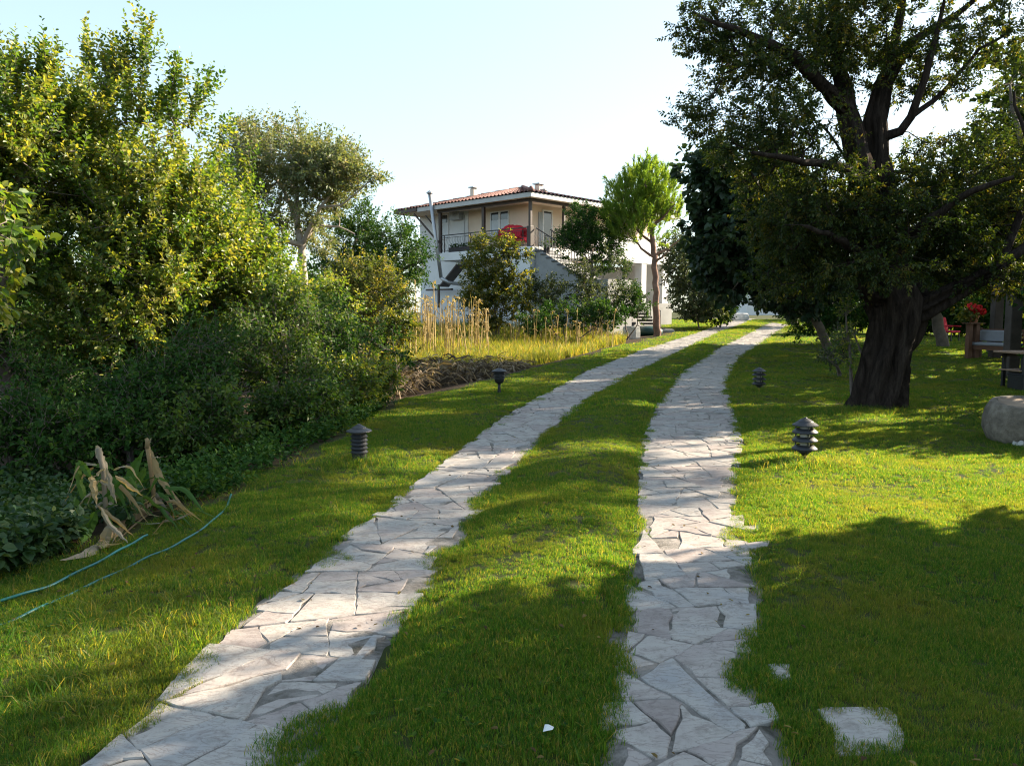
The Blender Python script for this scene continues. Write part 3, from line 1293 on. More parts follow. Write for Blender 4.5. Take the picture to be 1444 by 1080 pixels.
M_POT = mat_plain("dark_plant_pot", (0.05, 0.04, 0.04), 0.6, 0.3, 4)

HC = at(748, 347, 40.0)                       # the balcony's near corner, at floor level
HG = hz(HC[0], HC[1] + 3.0) - 0.1
HANG = math.atan2(0.72, 0.694)
house = empty("house", (HC[0], HC[1], HG), HANG)
props(house, "white two storey house with red tiled roof, brown posted balcony and outside stairs", "house")
EX = np.array([math.cos(HANG), math.sin(HANG), 0])      # along the right-hand front
EY = np.array([-math.sin(HANG), math.cos(HANG), 0])     # along the left-hand front
ZB = HC[2] - HG                                # balcony floor
ZE = at(748, 279, 40.0)[2] - HG                # underside of the eaves
ZF = ZB - 2.75                                 # ground floor
WIN = 1.45                                     # balcony depth
LX, LY = 12.6, 10.2


def to_house(p):
    d = np.array(p) - np.array([HC[0], HC[1], HG])
    return np.array([d @ EX, d @ EY, d[2]])


def on_left(px, py, x0):
    """local y,z where the line of sight meets the plane local x = x0"""
    d = ray(px, py)
    o = to_house(EYE)
    dd = np.array([d @ EX, d @ EY, d[2]])
    p = o + dd * ((x0 - o[0]) / dd[0])
    return p[1], p[2]


def on_right(px, py, y0):
    d = ray(px, py)
    o = to_house(EYE)
    dd = np.array([d @ EX, d @ EY, d[2]])
    p = o + dd * ((y0 - o[1]) / dd[1])
    return p[0], p[2]


def part(name, mat, fn, bevel=0.0, smooth=False, parent=None, label=None):
    b = MB()
    fn(b)
    o = b.build(name, mat, parent or house, smooth)
    if bevel:
        soft(o, bevel)
    if label:
        o["label"] = label
    return o


# walls
part("upper_wall", M_CREAM, lambda b: b.box((WIN, WIN, ZB + 0.003), (LX, LY, ZE + 0.05)), label="cream rendered upper storey wall behind the balcony")
part("end_wall", M_WHITE, lambda b: b.box((WIN - 0.06, 6.05, ZF - 1.6), (WIN + 0.5, LY + 0.06, ZE + 0.04)), label="white wall at the left end with a window")
part("lower_wall", M_WHITE, lambda b: (b.box((WIN + 0.003, WIN + 0.5, -0.6), (7.2, LY - 0.05, ZB - 0.45)), b.box((7.2, 3.2, -0.6), (LX - 0.02, LY - 0.05, ZB - 0.45))))
part("corner_pier", M_WHITE, lambda b: b.box((0.08, 0.10, -0.6), (1.9, 1.95, ZB - 0.455)))
part("pillar", M_WHITE, lambda b: b.box((0.1, 3.9, -0.6), (0.5, 4.3, ZB - 0.455)))
part("porch_floor", M_GREYW, lambda b: b.box((6.9, 0.06, -0.6), (LX + 0.4, 3.3, ZF)))
part("porch_parapet", M_GREYW, lambda b: b.box((5.6, -0.05, -0.6), (8.3, 0.055, ZF + 0.15)))
xp, _ = on_right(905, 395, 0.2)
part("pillar", M_WHITE, lambda b: b.box((xp - 0.28, 0.02, ZF), (xp + 0.2, 0.5, ZB - 0.455)))
xw, _ = on_right(945, 395, 0.2)
part("side_wall", M_WHITE, lambda b: b.box((xw - 0.45, 0.45, -0.6), (xw + 0.2, 3.35, ZB + 0.95)))
part("balcony_slab", M_WHITE, lambda b: (b.box((0, 0, ZB - 0.45), (WIN + 0.1, 6.95, ZB)), b.box((WIN + 0.1, 0, ZB - 0.45), (LX, WIN + 0.1, ZB))), 0.02)
part("balcony_parapet", M_WHITE, lambda b: b.box((5.4, 0.0, ZB), (LX, 0.14, ZB + 0.95)), 0.01, label="solid white balcony parapet at the right end")

# roof: eaves, fascia, tiled slopes
OV = 0.42
part("soffit", M_CREAM, lambda b: b.box((-OV + 0.05, -OV + 0.05, ZE), (LX + OV, LY + .15, ZE + 0.06)))


def fascia(b):
    b.box((-OV, -OV, ZE - 0.02), (-OV + 0.05, LY - 1.9, ZE + 0.20))
    b.box((-OV + 0.05, -OV, ZE - 0.02), (LX + OV, -OV + 0.05, ZE + 0.20))


part("fascia", M_FASCIA, fascia)
part("eaves_beam", M_BROWN, lambda b: (b.box((0.02, 0.02, ZE - 0.14), (0.16, 7.1, ZE - 0.003)), b.box((0.16, 0.02, ZE - 0.14), (LX, 0.16, ZE - 0.003))))
part("gutter", M_BROWN, lambda b: b.box((-OV - 0.06, LY - 1.9, ZE + 0.02), (-OV + 0.06, LY + .17, ZE + 0.2)), label="dark brown eaves board at the left end")


def slope(b, p0, p1, q1, q0, n, amp=0.045, rows=9):
    """a tiled slope: rounded channels running from eaves (p0-p1) to ridge (q0-q1), each course overlapping the next"""
    p0, p1, q0, q1 = (np.array(v, float) for v in (p0, p1, q0, q1))
    nr = unit(np.cross(p1 - p0, q0 - p0)[None])[0]
    if nr[2] < 0:
        nr = -nr
    k = n * 4
    V, F = [], []
    for r in range(rows):
        for s in (0, 1):
            t = (r + s) / rows
            a, c = p0 * (1 - t) + q0 * t, p1 * (1 - t) + q1 * t
            lift = 0.035 * (1 - s)
            for i in range(k + 1):
                u = i / k
                V.append(a * (1 - u) + c * u + nr * (amp * math.sin(u * n * 2 * PI) + lift))
    for r in range(rows * 2 - 1):
        for i in range(k):
            o = r * (k + 1) + i
            F.append((o, o + 1, o + k + 2, o + k + 1))
    b.add(V, F)


AP1 = np.array([5.4, 5.6, ZE + 0.20 + 1.5])
AP2 = np.array([LX - 5.4, 6.6, ZE + 0.20 + 1.5])
e = ZE + 0.22
C00, C10, C11, C01 = (-OV - 0.06, -OV - 0.06, e), (LX + OV, -OV - 0.06, e), (LX + OV, LY + .15, e), (-OV - 0.06, LY + .15, e)
part("tiled_slope", M_TILE, lambda b: slope(b, C00, C01, AP1, AP1 + np.array([0, 0.02, 0]), 40))
part("tiled_slope", M_TILE, lambda b: slope(b, C00, C10, AP2, AP1, 44))
part("tiled_slope", M_TILE, lambda b: slope(b, C10, C11, AP2 + np.array([0, 0.02, 0]), AP2, 40))
part("tiled_slope", M_TILE, lambda b: slope(b, C11, C01, AP1, AP2, 44))
part("hip_ridge", M_TILE, lambda b: (b.tube([np.array(C00) + [0, 0, .05], AP1 + [0, 0, .05]], 0.1, 8), b.tube([AP1 + [0, 0, .05], AP2 + [0, 0, .05]], 0.1, 8)), smooth=True)
part("corner_cap", M_TILE, lambda b: b.lathe([(0.16, 0), (0.17, 0.08), (0.09, 0.2), (0.02, 0.26)], (-OV + 0.02, -OV + 0.02, e + 0.02), 10), smooth=True)


def chimney(px, ptop, x, h, w=0.24):
    y, _ = on_left(px, ptop, x)
    _, zt = on_left(px, ptop, x)
    o = part("chimney", M_CREAM, lambda b: b.box((x - w / 2, y - w / 2, zt - h), (x + w / 2, y + w / 2, zt - 0.1)), 0.01)
    part("chimney_cap", M_STEEL, lambda b: b.box((x - w * .75, y - w * .75, zt - 0.06), (x + w * .75, y + w * .75, zt)), parent=o)


chimney(668, 264, 2.5, 1.5, 0.3)
chimney(760, 259, 3.2, 1.6, 0.34)
chimney(768, 267, 3.0, 1.1, 0.24)

# posts
for px in (621, 682):
    y, _ = on_left(px, 320, 0.12)
    part("post", M_BROWN, lambda b: b.box((0.05, y - 0.09, ZB + 0.003), (0.19, y + 0.09, ZE - 0.145)), 0.01)
part("post", M_BROWN, lambda b: (b.box((0.04, 0.04, ZB + 0.003), (0.18, 0.18, ZE - 0.145)), b.box((-0.02, -0.02, ZB + 0.006), (0.24, 0.24, ZB + 1.0))), 0.01)
x, _ = on_right(795, 305, 0.12)
part("post", M_BROWN, lambda b: b.box((x - 0.07, 0.05, ZB + 0.003), (x + 0.07, 0.19, ZE - 0.145)), 0.01)
x4, _ = on_right(905, 345, 0.12)


# railings with curved bars
def railing(b, p, q, z, h=0.95, step=0.13, belly=0.07, outw=(0, 0)):
    p, q = np.array(p, float), np.array(q, float)
    L = np.linalg.norm(q - p)
    b.bar((*p, z + h), (*q, z + h), 0.05, 0.05)
    b.bar((*p, z + h * .86), (*q, z + h * .86), 0.025, 0.025)
    b.bar((*p, z + 0.09), (*q, z + 0.09), 0.03, 0.03)
    n = int(L / step)
    for i in range(n + 1):
        c = p + (q - p) * i / n
        prof = [(0, .09), (.8, .22), (1, .36), (.2, .52), (-.35, .66), (0, .82)]
        b.tube([(c[0] + outw[0] * belly * k, c[1] + outw[1] * belly * k, z + s * h / .95) for k, s in prof], 0.009, 4, False)
    for i in range(0, n + 1, max(1, n // 3)):
        c = p + (q - p) * i / n
        b.bar((*c, z), (*c, z + h), 0.035, 0.035, up=(1, 0, 0))


part("railing", M_IRON, lambda b: railing(b, (0.11, 0.3), (0.11, 6.85), ZB, outw=(-1, 0)))
part("railing", M_IRON, lambda b: railing(b, (1.75, 0.11), (5.4, 0.11), ZB, outw=(0, -1)))


# windows and doors
def window_left(px0, px1, py0, py1, x0, n=2, door=False, cur=True):
    ya, z1 = on_left(px1, py0, x0)
    yb, _ = on_left(px0, py0, x0)
    _, z0 = on_left(px1, py1, x0)
    y0, y1 = min(ya, yb), max(ya, yb)
    w = part("window", M_PVC, lambda b: (b.box((x0 - 0.05, y0 - .06, z0 - .06), (x0 + .01, y0, z1 + .06)), b.box((x0 - 0.05, y1, z0 - .06), (x0 + .01, y1 + .06, z1 + .06)),
                                          b.box((x0 - 0.05, y0, z1), (x0 + .01, y1, z1 + .06)), b.box((x0 - 0.05, y0, z0 - .06), (x0 + .01, y1, z0)),
                                          *[b.box((x0 - 0.05, y0 + (y1 - y0) * k / n - .07, z0), (x0 + .005, y0 + (y1 - y0) * k / n + .07, z1)) for k in range(1, n)]))
    for k in range(n):
        a, c = y0 + (y1 - y0) * k / n + (.07 if k else 0), y0 + (y1 - y0) * (k + 1) / n - (.07 if k < n - 1 else 0)
        part("pane", M_GLASS, lambda b: b.box((x0 - 0.015, a, z0), (x0 - 0.005, c, z1)), parent=w)
        if cur:
            part("curtain", M_CURTAIN, lambda b: b.box((x0 - 0.026, a + .02, z0 + .01), (x0 - 0.018, c - .02, z0 + (z1 - z0) * .66)), parent=w)
    return w


window_left(693, 717, 298, 330, WIN, 2)
window_left(623, 632, 303, 336, WIN - 0.06, 1)
yw, zw1 = on_left(655, 300, WIN)
# door on the right-hand front
xa, z1 = on_right(766, 298, WIN)
xb, _ = on_right(777, 298, WIN)
dr = part("door", M_PVC, lambda b: (b.box((xa - .08, WIN - .05, ZB), (xa, WIN + .01, z1 + .08)), b.box((xb, WIN - .05, ZB), (xb + .08, WIN + .01, z1 + .08)), b.box((xa, WIN - .05, z1), (xb, WIN + .01, z1 + .08))))
part("door_leaf", M_GLASS, lambda b: b.box((xa, WIN - .03, ZB + .01), (xb, WIN - .02, z1)), parent=dr)
xs, _ = on_right(761, 298, WIN)
part("shutter", M_ACBOX, lambda b: [b.box((xs - .12, WIN - .07 - .012 * (i % 2), ZB + .1 + i * .09), (xa - .1, WIN - .006, ZB + .185 + i * .09)) for i in range(int((z1 - ZB - .1) / .09))])

# air conditioner
y0, zt = on_left(648, 291, WIN - 0.35)
y1, zb = on_left(634, 311, WIN - 0.35)
acu = part("air_conditioner", M_ACBOX, lambda b: b.box((WIN - .4, y0, zb), (WIN - .06, y1, zt)), 0.02)
part("fan_grille", M_IRON, lambda b: [b.tube([(WIN - .405, y0 + (y1 - y0) * .45 + r * math.cos(t), (zb + zt) / 2 + r * math.sin(t)) for t in np.linspace(0, 2 * PI, 17)], 0.006, 4, False) for r in (.05, .12, .19)], parent=acu)
part("drain_pipe", M_STEEL, lambda b: b.tube([(WIN - .07, yw - 0.05, ZB + .02), (WIN - .07, yw - 0.05, ZE - .2)], 0.03, 8))

# flue and roof struts at the left end
ft = on_left(606, 274, -0.55)
fb = on_left(622, 392, -0.55)
flue = part("flue_pipe", M_STEEL, lambda b: (b.tube([(-0.55, ft[0], ft[1]), (-0.55, (ft[0] + fb[0]) / 2, (ft[1] + fb[1]) / 2), (-0.55, fb[0], fb[1])], 0.1, 10),
                                              b.tube([(-0.55, fb[0], fb[1]), (-0.3, fb[0] - .3, fb[1] - .25), (0.6, fb[0] - .5, fb[1] - .35)], 0.1, 10)), smooth=True)
part("flue_cap", M_STEEL, lambda b: b.lathe([(0.12, 0), (0.19, 0.05), (0.19, 0.08), (0.03, 0.2)], (-0.55, ft[0], ft[1]), 10), parent=flue)
for a, c in (((584, 302), (622, 346)), ((600, 304), (610, 316)), ((569, 301), (579, 340))):
    p, q = on_left(*a, -0.3), on_left(*c, 0.0)
    part("roof_strut", M_BROWN, lambda b: b.bar((-0.3, p[0], p[1]), (0.0, q[0], q[1]), 0.08, 0.08))
# dark sloping shape put in for the dark recess under the balcony
p, q = on_left(650, 374, 0.4), on_left(626, 404, 0.4)
part("dark_recess_slope", M_BROWN, lambda b: (b.bar((0.4, p[0], p[1]), (0.4, q[0], q[1]), .7, 0.08), b.box((0.0, q[0], q[1] - 1.2), (0.1, q[0] + .1, q[1] + .1)), b.box((0.9, q[0], q[1] - .2), (1.1, q[0] + 2.2, q[1] - .1))))


# outside stairs: a flight that comes straight out from the balcony corner, then a landing
SW = 1.15
n_st = 9
rise, run = 0.185, 0.36
x0 = 0.35
part("stair_side", M_GREYW, lambda b: b.add([(x0 + 0.03, 0.0, ZB - .05), (x0 + 0.03, -run * n_st, ZB - .05 - rise * n_st), (x0 + 0.03, -run * n_st, -0.6), (x0 + 0.03, 0.0, -0.6),
                                              (x0 + SW - .03, 0.0, ZB - .05), (x0 + SW - .03, -run * n_st, ZB - .05 - rise * n_st), (x0 + SW - .03, -run * n_st, -0.6), (x0 + SW - .03, 0.0, -0.6)],
                                             [(0, 1, 2, 3), (7, 6, 5, 4), (0, 4, 5, 1), (1, 5, 6, 2), (3, 2, 6, 7), (0, 3, 7, 4)]))
for i in range(n_st):
    part("step", M_STEP, lambda b: b.box((x0 - .03, -run * (i + 1) - .03, ZB - rise * (i + 1) - .07), (x0 + SW, -run * i - 0.003, ZB - rise * (i + 1))), 0.008)
zl = ZB - rise * n_st
part("landing", M_GREYW, lambda b: b.box((x0 + .02, -run * n_st - 1.3, -0.6), (x0 + SW + .8, -run * n_st - .005, zl - .08)))


def stair_rail(b, xx):
    p, q = (xx, -0.05, ZB + .9), (xx, -run * n_st, zl + .9)
    b.bar(p, q, 0.05, 0.05)
    for i in range(n_st * 2 + 1):
        t = i / (n_st * 2)
        y = -run * n_st * t
        zz = ZB - rise * n_st * t
        b.bar((xx, y - .02, zz - .1), (xx, y - .02, zz + .9), 0.018, 0.018, up=(1, 0, 0))


part("stair_railing", M_IRON, lambda b: stair_rail(b, x0 + .03))
part("stair_railing", M_IRON, lambda b: stair_rail(b, x0 + SW - .06))

# porch steps down to the garden and their rail
xq, zq = on_right(884, 410, -0.3)
for i in range(7):
    part("step", M_STEP, lambda b: b.box((xq + i * .34, -1.1, ZF - .19 * (i + 1) - .12), (xq + (i + 1) * .34 + .04, -0.055, ZF - .19 * (i + 1))), 0.008)
part("porch_railing", M_IRON, lambda b: (b.bar((xq - .1, -1.0, ZF + .85), (xq + 7 * .34, -1.0, ZF - 1.33 + .85), .05, .05), *[b.bar((xq + i * .34, -1.0, ZF - .19 * i - .1), (xq + i * .34, -1.0, ZF - .19 * i + .82), .03, .03, up=(1, 0, 0)) for i in range(8)]))
wl = part("window", M_PVC, lambda b: (b.box((7.9, 3.14, ZF + .8), (8.0, 3.21, ZF + 2.0)), b.box((9.2, 3.14, ZF + .8), (9.3, 3.21, ZF + 2.0)), b.box((8.0, 3.14, ZF + 1.92), (9.2, 3.21, ZF + 2.0)), b.box((8.0, 3.14, ZF + .8), (9.2, 3.21, ZF + .9)), b.box((8.55, 3.14, ZF + .9), (8.65, 3.21, ZF + 1.92))))
part("pane", M_GLASS, lambda b: b.box((8.0, 3.17, ZF + .9), (9.2, 3.19, ZF + 1.92)), parent=wl)


def world_of(x, y, z):
    return np.array([HC[0], HC[1], HG]) + EX * x + EY * y + np.array([0, 0, z])


# things standing on the house
ya, _ = on_left(746, 330, 0.75)
yb, _ = on_left(708, 330, 0.75)
rc = empty("covered_swing_seat", world_of(0.78, (ya + yb) / 2 + .05, ZB), HANG)
props(rc, "bright red cloth canopy over a seat behind the upstairs balcony railing", "swing seat")
hw = abs(yb - ya) / 2 - 0.12


def red_cover(b):
    V, F = [], []
    nx, ny = 7, 13
    for i in range(nx):
        for j in range(ny):
            u, v = i / (nx - 1) * 2 - 1, j / (ny - 1) * 2 - 1
            z = 1.14 - 0.30 * (u + 0.2) ** 2 - 0.10 * v ** 4 - 0.34 * max(0, abs(u) - .72) / .28 + 0.07 * math.sin(v * 9 + u * 3) + 0.05 * math.sin(v * 3.1 + 1)
            V.append((u * 0.5, v * hw, z))
    for i in range(nx - 1):
        for j in range(ny - 1):
            o = i * ny + j
            F.append((o, o + 1, o + ny + 1, o + ny))
    # the front hangs down
    base = len(V)
    for j in range(ny):
        p = V[j]
        V.append((p[0] - .03, p[1], 0.52 + .05 * math.sin(j * 1.7)))
    for j in range(ny - 1):
        F.append((j + 1, j, base + j, base + j + 1))
    b.add(V, F)


o = part("canopy", M_RED, red_cover, smooth=True, parent=rc)
o.modifiers.new("thickness", 'SOLIDIFY').thickness = 0.015
part("frame", M_BROWN, lambda b: (b.bar((-.3, -hw, 0.003), (-.2, -hw + .1, .95), .05, .05), b.bar((-.3, hw, 0.003), (-.2, hw - .1, .95), .05, .05), b.bar((.4, -hw, 0.003), (.25, -hw + .1, .8), .05, .05), b.bar((.4, hw, 0.003), (.25, hw - .1, .8), .05, .05), b.bar((-.25, -hw, .45), (-.25, hw, .45), .06, .04)), parent=rc)
part("seat", M_RED, lambda b: b.box((-.25, -hw + .12, .42), (.3, hw - .12, .56)), 0.03, parent=rc)


def pot_plant(pos, label, r, h, seed, leafmat, n=60, size=.12, group=None):
    t = empty("potted_plant", pos)
    props(t, label, "potted plant", group)
    part("pot", M_POT, lambda b: b.lathe([(r * .7, 0), (r * .95, h * .8), (r * 1.08, h * .82), (r * 1.08, h), (r * .9, h), (r * .85, h * .9)], n=14), parent=t)
    rng = np.random.default_rng(seed)
    P = rng.normal(0, 1, (n, 3)) * r * np.array([.8, .8, .7]) + np.array([0, 0, h + r * 1.1])
    V, F, tt = leaves(rng, P, P - np.array([0, 0, h]), np.full(n, size), np.full(n, size * .6))
    link("foliage", np_mesh("foliage", V, F, tt), leafmat, t)
    return t
# ------------------------------------------------------------------ vegetation
B_GREY = mat_plain("grey_bark", (0.16, 0.13, 0.11), 0.9, 0.45, 3.5, bstr=0.6, bdist=0.02, coord='pos')
B_PALE = mat_plain("pale_bark", (0.36, 0.31, 0.26), 0.9, 0.3, 3.0, bstr=0.5, bdist=0.02, coord='pos')
B_RED = mat_plain("pine_bark", (0.22, 0.13, 0.10), 0.95, 0.4, 4.0, bstr=0.7, bdist=0.02, coord='pos')


def bark_old():
    m, nt, b, _ = new_mat("old_furrowed_bark")
    f = noise(nt, 5.0, 8, 0.7, dist=0.7, stretch=(1.6, 1.6, 0.35))
    c = ramp(nt, f, [(0.36, (0.014, 0.010, 0.008)), (0.54, (0.045, 0.033, 0.027)), (0.72, (0.085, 0.067, 0.054))])
    nt.links.new(c, b.inputs["Base Color"])
    b.inputs["Roughness"].default_value = 0.95
    b.inputs["Specular IOR Level"].default_value = 0.15
    bump(nt, b, noise(nt, 14, 9, 0.72, dist=1.0, stretch=(1.7, 1.7, 0.3)), 1.0, 0.06)
    return m


B_OLD = bark_old()

L_FRUIT = mat_leaf("fruit_tree_leaf", [(0.0, (0.036, 0.085, 0.014)), (0.4, (0.080, 0.150, 0.024)), (0.72, (0.18, 0.215, 0.038)), (1.0, (0.29, 0.28, 0.075))], 0.5, warm=(1.8, 1.6, 0.5), rough=.42, spec=.5)
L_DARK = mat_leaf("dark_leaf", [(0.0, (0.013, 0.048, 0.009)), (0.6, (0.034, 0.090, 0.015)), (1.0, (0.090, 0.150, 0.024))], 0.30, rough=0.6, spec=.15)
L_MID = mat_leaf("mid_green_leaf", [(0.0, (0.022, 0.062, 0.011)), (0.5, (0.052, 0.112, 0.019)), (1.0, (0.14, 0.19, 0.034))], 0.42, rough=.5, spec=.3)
L_WALNUT = mat_leaf("olive_green_leaf", [(0.0, (0.08, 0.12, 0.05)), (0.5, (0.15, 0.19, 0.085)), (0.85, (0.23, 0.24, 0.11)), (1.0, (0.30, 0.26, 0.12))], 0.38)
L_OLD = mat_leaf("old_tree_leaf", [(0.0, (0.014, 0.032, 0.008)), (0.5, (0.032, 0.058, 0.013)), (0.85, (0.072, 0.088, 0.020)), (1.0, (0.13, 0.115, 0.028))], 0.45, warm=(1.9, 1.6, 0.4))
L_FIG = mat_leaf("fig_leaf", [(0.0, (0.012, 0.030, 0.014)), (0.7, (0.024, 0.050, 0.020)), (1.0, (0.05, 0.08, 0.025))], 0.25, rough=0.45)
L_PINE = mat_leaf("pine_needle", [(0.0, (0.08, 0.16, 0.028)), (0.5, (0.15, 0.24, 0.038)), (1.0, (0.26, 0.32, 0.06))], 0.5, warm=(1.6, 1.5, .5))
L_YELLOW = mat_leaf("yellowing_shrub_leaf", [(0.0, (0.035, 0.065, 0.016)), (0.45, (0.085, 0.115, 0.022)), (0.75, (0.17, 0.17, 0.03)), (1.0, (0.31, 0.25, 0.045))], 0.45, warm=(1.6, 1.45, .5))
L_BED = mat_leaf("bean_leaf", [(0.0, (0.018, 0.048, 0.016)), (0.6, (0.035, 0.080, 0.022)), (1.0, (0.085, 0.12, 0.03))], 0.3)
L_GREYG = mat_leaf("grey_green_leaf", [(0.0, (0.030, 0.048, 0.024)), (0.6, (0.060, 0.085, 0.040)), (1.0, (0.11, 0.13, 0.05))], 0.35)


def trunk_to(base, top, r0, r1, lean=0.1, seed=0, k=3):
    rng = np.random.default_rng(seed + 900)
    base, top = np.array(base, float), np.array(top, float)
    pts = [base + (top - base) * i / k + (rng.normal(0, lean, 3) * (0 < i < k)) for i in range(k + 1)]
    return (pts, list(np.linspace(r0, r1, k + 1)))


def gp(px, Y):
    """point on the ground in the column px at distance Y"""
    X = (px - CX) / F_PX * Y
    return np.array([X, Y, hz(X, Y) - 0.05])


# --- the fruit trees on the left
def fruit_tree(label, px, Y, blobs, n, seed, shoots_px=(), limbs_px=None, n_sh=4, leafmat=None, s_len=0.44, n_lf=17, l_len=0.076, group="fruit trees on the left"):
    b = gp(px, Y)
    top = np.mean([c for c, _ in blobs], 0)
    fork = b + np.array([0, 0, 0.6])
    limbs = [trunk_to(b, fork, 0.13, 0.11, 0.02, seed)]
    rng = np.random.default_rng(seed + 50)
    for c, r in blobs:
        q = c + np.array([0, 0, 0.2]) * r
        limbs.append(([fork, fork * 0.55 + q * 0.45 + rng.normal(0, 0.12, 3), q], [0.08, 0.05, 0.025]))
    extra = []
    for (x0, y0), (x1, y1) in shoots_px:
        for t in np.linspace(0, 1, 6):
            yy = Y + rng.normal(0, 0.06)
            extra.append(at(x0 + (x1 - x0) * t, y0 + (y1 - y0) * t, yy))
    bl = [x if isinstance(x[1], np.ndarray) else x for x in blobs]
    t, w = tree("fruit_tree", label, "tree", b, limbs, bl, n, leafmat or L_FRUIT, B_GREY, seed, n_sh=n_sh, s_len=s_len, n_lf=n_lf, l_len=l_len, l_wid=l_len * 0.56, group=group,
                shell=0.5, gaps=0.22, rtip=0.005, up=0.75, out=0.35, spread=0.55, extra_tips=np.array(extra) if extra else None, wide=True, gap_scale=1.6, cup=0.3)
    return t


Y = 11.6
fruit_tree("tallest leafy fruit tree on the left, its long upright shoots sticking into the sky", 185, Y,
           [blob(150, 190, 70, 75, Y, 1.0), blob(215, 230, 75, 100, Y, 1.1), blob(120, 300, 100, 130, Y, 1.4), blob(235, 350, 95, 130, Y, 1.4), blob(160, 460, 120, 120, Y, 1.4), blob(265, 300, 45, 80, Y + .3, .8)],
           820, 101, [((128, 140), (124, 72)), ((150, 140), (148, 88)), ((185, 140), (186, 66)), ((195, 130), (209, 52)), ((240, 165), (245, 105)), ((265, 180), (292, 128)), ((160, 120), (170, 92))])
Y = 10.4
fruit_tree("yellow-lit fruit tree at the far left edge", 10, Y,
           [blob(40, 170, 42, 65, Y, .9), blob(5, 230, 70, 110, Y, 1.2), blob(50, 300, 50, 110, Y, 1.0), blob(-40, 400, 110, 130, Y, 1.4)],
           430, 102, [((25, 130), (14, 100)), ((50, 130), (66, 84)), ((62, 150), (70, 110))])
Y = 13.0
fruit_tree("fruit tree right of the tallest one, beside the pale branched tree", 318, Y,
           [blob(318, 330, 45, 90, Y, 1.1), blob(350, 390, 48, 90, Y, 1.1), blob(300, 440, 80, 100, Y, 1.3), blob(385, 440, 40, 70, Y, 1.0)],
           420, 103, [((345, 300), (352, 240)), ((300, 260), (318, 190))])
# a branch close by, hanging in from beyond the left edge
Y = 5.6
b0 = gp(-420, Y)
tree("apricot_tree", "near tree whose big-leaved bright branch hangs in at the left edge", "tree", b0,
     [trunk_to(b0, at(-330, 330, Y), 0.14, 0.09, .03, 5), ([at(-330, 330, Y), at(-150, 270, Y), at(-20, 320, Y)], [.07, .04, .015]), ([at(-330, 330, Y), at(-200, 420, Y), at(-40, 425, Y)], [.05, .03, .01])],
     [blob(-20, 330, 66, 75, Y, .35), blob(-30, 425, 42, 26, Y, .25), blob(-160, 300, 110, 110, Y, .8)], 130, L_FRUIT, B_GREY, 104,
     n_sh=3, s_len=.22, n_lf=7, l_len=.085, l_wid=.06, shell=.5, up=0.0, wide=True, droop=.5, rtip=.004, cup=.25)

# --- dark undergrowth along the edge of the lawn
def shrub(label, px, Y, blobs, n, seed, leafmat=L_DARK, l_len=0.06, n_sh=4, n_lf=9, s_len=0.3, group=None, name="shrub", bark=B_GREY, gaps=0.1, up=0.4, ratio=.55, wide=True, tvar=.18, cat="shrub", droop=.25, cut=.03):
    b = gp(px, Y)
    rng = np.random.default_rng(seed + 70)
    limbs = [trunk_to(b, b + np.array([0, 0, .12]), .05, .05, .0, seed, 1)]
    for c, r in blobs:
        q = c + rng.normal(0, .1, 3)
        limbs.append(([b + np.array([0, 0, .1]), b * .5 + q * .5 + rng.normal(0, .1, 3) + np.array([0, 0, .1]), q], [.035, .025, .012]))
    t, w = tree(name, label, cat, b, limbs, blobs, n, leafmat, bark, seed, n_sh=n_sh, s_len=s_len, n_lf=n_lf, l_len=l_len, l_wid=l_len * ratio, group=group,
                shell=.45, gaps=gaps, rtip=.004, up=up, out=.5, wide=wide, crown_name="foliage", tvar=tvar, droop=droop, cut=cut)
    return t


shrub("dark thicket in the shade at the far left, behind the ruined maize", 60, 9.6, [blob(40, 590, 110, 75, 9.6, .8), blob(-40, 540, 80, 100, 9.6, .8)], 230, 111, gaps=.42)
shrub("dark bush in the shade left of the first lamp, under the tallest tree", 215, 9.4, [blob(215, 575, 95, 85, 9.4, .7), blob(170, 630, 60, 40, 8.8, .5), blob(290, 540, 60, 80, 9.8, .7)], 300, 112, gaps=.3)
shrub("tall green bush standing behind the shrubs at the louvred lamp", 380, 11.4, [blob(365, 540, 75, 85, 11.2, .8), blob(430, 560, 55, 60, 11.2, .7), blob(400, 470, 70, 60, 12, .8)], 300, 113, gaps=.25, leafmat=L_MID)
shrub("low dark bush reaching the dry stalk heap", 500, 13.8, [blob(490, 530, 60, 50, 13.5, .8), blob(540, 505, 38, 45, 14.5, .6), blob(465, 480, 50, 60, 14.2, .8)], 220, 114, gaps=.2, l_len=.07)
shrub("tall dense bush between the fruit trees and the yellow topped one", 420, 16.5, [blob(420, 440, 60, 60, 16.5, 1.0), blob(470, 450, 45, 55, 17, 1.0), blob(350, 470, 60, 80, 16, 1.0)], 260, 115, leafmat=L_FRUIT, l_len=.075)
shrub("shrub with yellow sunlit top in front of the dark trees left of the house", 512, 21, [blob(510, 400, 52, 34, 21, 1.0), blob(520, 440, 60, 55, 21, 1.0), blob(555, 400, 22, 30, 21, .5)], 260, 116, leafmat=L_YELLOW, l_len=.085, s_len=.4)
shrub("bright lime weed bush at the left end of the dry maize row", 560, 17.5, [blob(560, 465, 24, 22, 17.5, .5), blob(545, 490, 18, 20, 17.0, .4)], 60, 117, leafmat=L_YELLOW, l_len=.085, s_len=.25)

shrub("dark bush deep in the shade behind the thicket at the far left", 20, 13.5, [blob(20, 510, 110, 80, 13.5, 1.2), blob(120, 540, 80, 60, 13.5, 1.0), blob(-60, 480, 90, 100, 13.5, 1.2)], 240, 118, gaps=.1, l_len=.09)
shrub("dark low bush closing the view under the tallest tree", 120, 10.8, [blob(110, 600, 90, 55, 10.8, .8), blob(180, 560, 70, 60, 11.2, .8)], 220, 119, gaps=.15)

